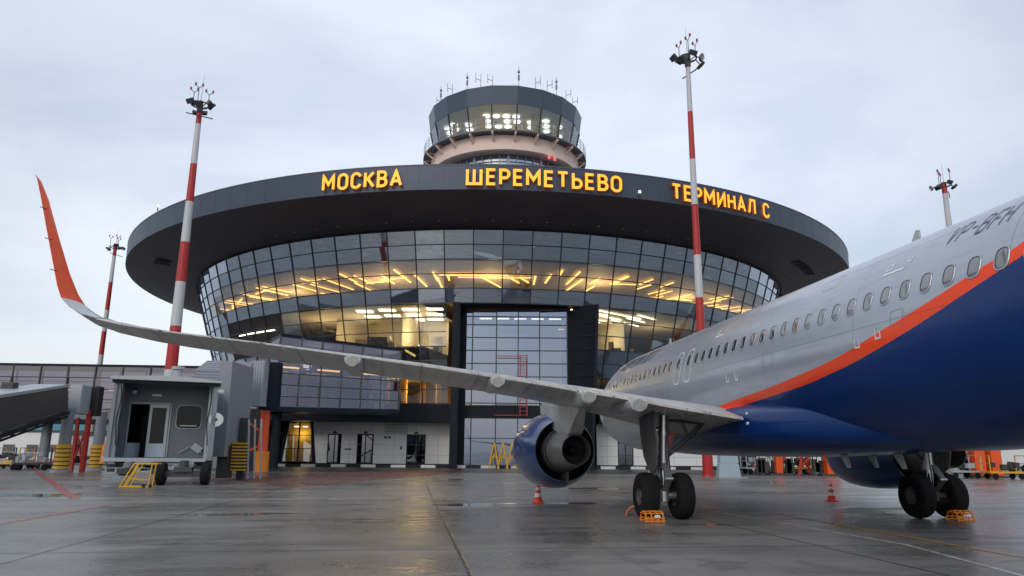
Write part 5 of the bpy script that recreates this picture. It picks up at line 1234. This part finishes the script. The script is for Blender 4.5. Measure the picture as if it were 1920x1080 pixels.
# ------------------------------------------------------------------ cones, chocks
def traffic_cone(loc, label):
    r = empty('traffic_cone', loc, 0, label, 'traffic cone', 'red and white cones around the aircraft')
    mb = MB(); mb.bb(-.2, .2, -.2, .2, 0, .035); mb.lathe([(.17, .035), (.155, .1)], (0, 0, 0), 'Z', 24); mb.build('base', M['cone'], r, bevel=.01)
    mb = MB(); H_ = .75; zz = [.06, .20, .32, .42, .52, .60, .72]; c = 0
    def rr(z): return .15*(1-z/.82)+.01
    for k in range(6): mb.m(k % 2).lathe([(rr(zz[k]), zz[k]), (rr(zz[k+1]), zz[k+1])], (0, 0, 0), 'Z', 24)
    mb.m(0).lathe([(rr(.72), .72), (.001, .725)], (0, 0, 0), 'Z', 24); mb.build('body', [M['cone'], M['coneband']], r, smooth=40)
g_ = gr(1009, 943); traffic_cone(g_, 'red striped cone standing behind the left engine')
g_ = gr(1560, 940); traffic_cone(g_, 'red striped cone standing between the two main wheels')
def chock(loc, rz, label):
    r = empty('wheel_chock', loc, rz, label, 'wheel chock', 'orange chocks at the main wheels')
    mb = MB()
    for s_ in (-.22, -.075, .075, .22):
        R = [[Vector((s_-.02+dx, .22*cos(a)*k, .02+.24*sin(a)*k)) for a in [pi*i/10 for i in range(11)]] for dx in (0, .04) for k in (1,)]
        prev = None
        for i in range(10):
            a, b = pi*i/10, pi*(i+1)/10; mb.bar((s_, .22*cos(a), .01+.23*sin(a)), (s_, .22*cos(b), .01+.23*sin(b)), .035, .03, up=(1, 0, 0))
    for i in (1, 3, 5, 7, 9):
        a = pi*i/10; mb.bar((-.26, .215*cos(a), .01+.225*sin(a)), (.26, .215*cos(a), .01+.225*sin(a)), .03, .03)
    mb.bb(-.26, .26, -.24, -.2, 0, .03); mb.bb(-.26, .26, .2, .24, 0, .03); mb.build('cage', M['chock'], r, bevel=.006)
    mb = MB(); mb.bb(-.02, .12, -.262, -.25, .10, .16); mb.build('reflector', M['whitelamp'] if False else M['coneband'], r)
chock(gr(1223, 977), PSI, 'orange chock in front of the left gear inner tyre'); chock(gr(1191, 966), PSI+1.2, 'orange chock peeking out left of the left gear'); chock(gr(1801, 975), PSI, 'orange chock at the rightmost tyre')

# ------------------------------------------------------------------ background at the far left and right
def far_building(x0, x1, y0, y1, h, m, label, rows=1, roof=None, wcol=None):
    r = empty('distant_building', ((x0+x1)/2, y0, 0), 0, label, 'building'); hw = (x1-x0)/2
    mb = MB(); mb.bb(-hw, hw, 0, y1-y0, 0, h); w_ = mb.build('wall', m, r)
    mb = MB(); mb.bb(-hw-.2, hw+.2, -.2, y1-y0+.2, h, h+.35); mb.build('roof', roof or M['dgrey'], r)
    for k in range(rows):
        for i in range(int((x1-x0)/4)):
            mb = MB(); xx = -hw+1.2+i*4; z = 1.2 + k*3; mb.bb(xx, xx+2.0, -.05, .0, z, z+1.2); mb.build('window', wcol or M['pane'], w_)
far_building(-112, -62, 128, 140, 4.5, M['panelwhite'], 'long white low building behind the far left bridge', 1)
far_building(-115, -84, 150, 165, 9, mat('teal_cladding', (.08, .30, .38), .5), 'teal clad building beyond the dark sloping bridge', 2)
far_building(-82, -60, 150, 165, 9.5, mat('slate_blue_cladding', (.13, .19, .32), .5), 'slate blue building behind the white low building', 2)
far_building(44, 110, 130, 145, 7, M['panelwhite'], 'white building low on the horizon at the right edge', 1)
far_building(-150, -118, 135, 150, 5, mat('brick_cladding', (.30, .14, .10), .6), 'brick red building at the far left edge', 1)
far_building(-62, -48, 104, 112, 3.6, M['lgrey'], 'grey shed between the bridge columns and the terminal', 1)

def cart(loc, rz, col_, label, load=0, seed=1):
    rd = random.Random(seed); r = empty('baggage_cart', loc, rz, label, 'cart', 'service carts parked by the bridges')
    mb = MB(); mb.bb(-1.3, 1.3, -.7, .7, .45, .58); 
    for x in (-1.25, 1.25):
        for y in (-.65, .65): mb.bar((x, y, .55), (x, y, 1.75), .07)
        mb.bar((x, -.65, 1.72), (x, .65, 1.72), .06); mb.bar((x, -.65, 1.15), (x, .65, 1.15), .05)
    mb.build('frame', col_, r)
    if load:
        mb = MB()
        for k in range(7): mb.box((rd.uniform(-.9, .9), rd.uniform(-.4, .4), .78+rd.uniform(0, .45)), (rd.uniform(.3, .7), rd.uniform(.3, .5), rd.uniform(.25, .4)), rz=rd.uniform(0, 1))
        mb.build('load', rd.choice([M['dgrey'], M['redp'], M['lgrey']]), r, bevel=.03)
    for x in (-.9, .9):
        for y in (-.6, .6):
            mb = MB(); mb.lathe([(.02, -.06), (.2, -.06), (.23, 0), (.2, .06), (.02, .06)], (x, y, .23), 'Y' if False else 'X', 16)
            mb = MB(); mb.lathe([(.02, -.06), (.2, -.06), (.23, 0), (.2, .06), (.02, .06)], (x, y, .23), 'Y', 16); mb.build('wheel', M['tyre'], r, smooth=40)
    mb = MB(); mb.bar((1.3, 0, .4), (2.2, 0, .3), .06); mb.build('tow_bar', M['dgrey'], r)
carts = [(8, 60, .2, 'yellow', 'yellow railed cart at the extreme left edge', 1), (35, 64, -.3, 'lgrey', 'grey cart second from the left edge', 1), (60, 60, .5, 'dgrey', 'dark loaded cart in front of the grey cart', 1), (82, 66, 0, 'redp', 'red framed cart beside the striped bridge column', 0), (28, 72, .1, 'yellow', 'yellow cart behind the grey cart', 0),
         (1420, 66, .1, 'lgrey', 'pale cart left of the slim orange column', 1), (1490, 67, -.2, 'yellow', 'yellow cart right of the slim orange column', 1), (1440, 72, .2, 'redp', 'red cart farther back behind the slim orange column', 0), (1800, 58, .1, 'lgrey', 'pale cart behind the right landing gear', 1), (1880, 56, -.1, 'yellow', 'yellow cart in front of the broad orange column', 1), (1515, 70, .4, 'dgrey', 'dark cart in front of the thick orange column', 1)]
for i, (px, yy, rz, c_, lab, ld) in enumerate(carts):
    g_ = at(px, 870, yy); cart((g_.x, yy, .004 if yy > 62 else 0), rz, M[c_], lab, ld, i)
def truck(loc, rz, label):
    r = empty('service_truck', loc, rz, label, 'truck')
    mb = MB(); mb.prism([(-3.2, .6), (-3.2, 1.7), (-2.9, 2.6), (-1.6, 2.65), (-1.6, .6)], -1.1, 1.1); cabn = mb.build('cab', M['pale'], r, bevel=.06)
    mb = MB(); mb.bb(-1.45, 3.2, -1.2, 1.2, .9, 3.0); mb.build('box_body', M['panelwhite'], r, bevel=.04)
    mb = MB(); mb.bb(-3.0, 3.2, -1.0, 1.0, .5, .75); mb.build('chassis', M['dgrey'], r)
    mb = MB(); mb.bb(-2.8, -1.9, -1.12, -1.101, 1.6, 2.35); mb.bb(-2.8, -1.9, 1.101, 1.12, 1.6, 2.35); mb.build('side_window', M['pane'], cabn)
    for x in (-2.4, 2.0):
        for y in (-1.0, 1.0):
            mb = MB(); mb.lathe([(.02, -.14), (.25, -.14), (.45, -.12), (.48, 0), (.45, .12), (.25, .14), (.02, .14)], (x, y, .48), 'Y', 22); mb.build('wheel', M['tyre'], r, smooth=40)
g_ = at(1875, 880, 75); truck((g_.x, 75, .004), 0, 'white service truck beyond the aircraft at the right edge')
g_ = at(190, 870, 90); truck((g_.x, 90, 0), .2, 'white box truck between the far bridge column and the near bridge')

# another airliner of the same livery, beyond the right edge
a2 = copy_tree(air); a2.location = (74, 100, 0); a2.rotation_euler = (0, 0, radians(76)); a2['label'] = 'far airliner whose blue and orange side shows at the right edge'; a2['group'] = 'airliners'; air['group'] = 'airliners'
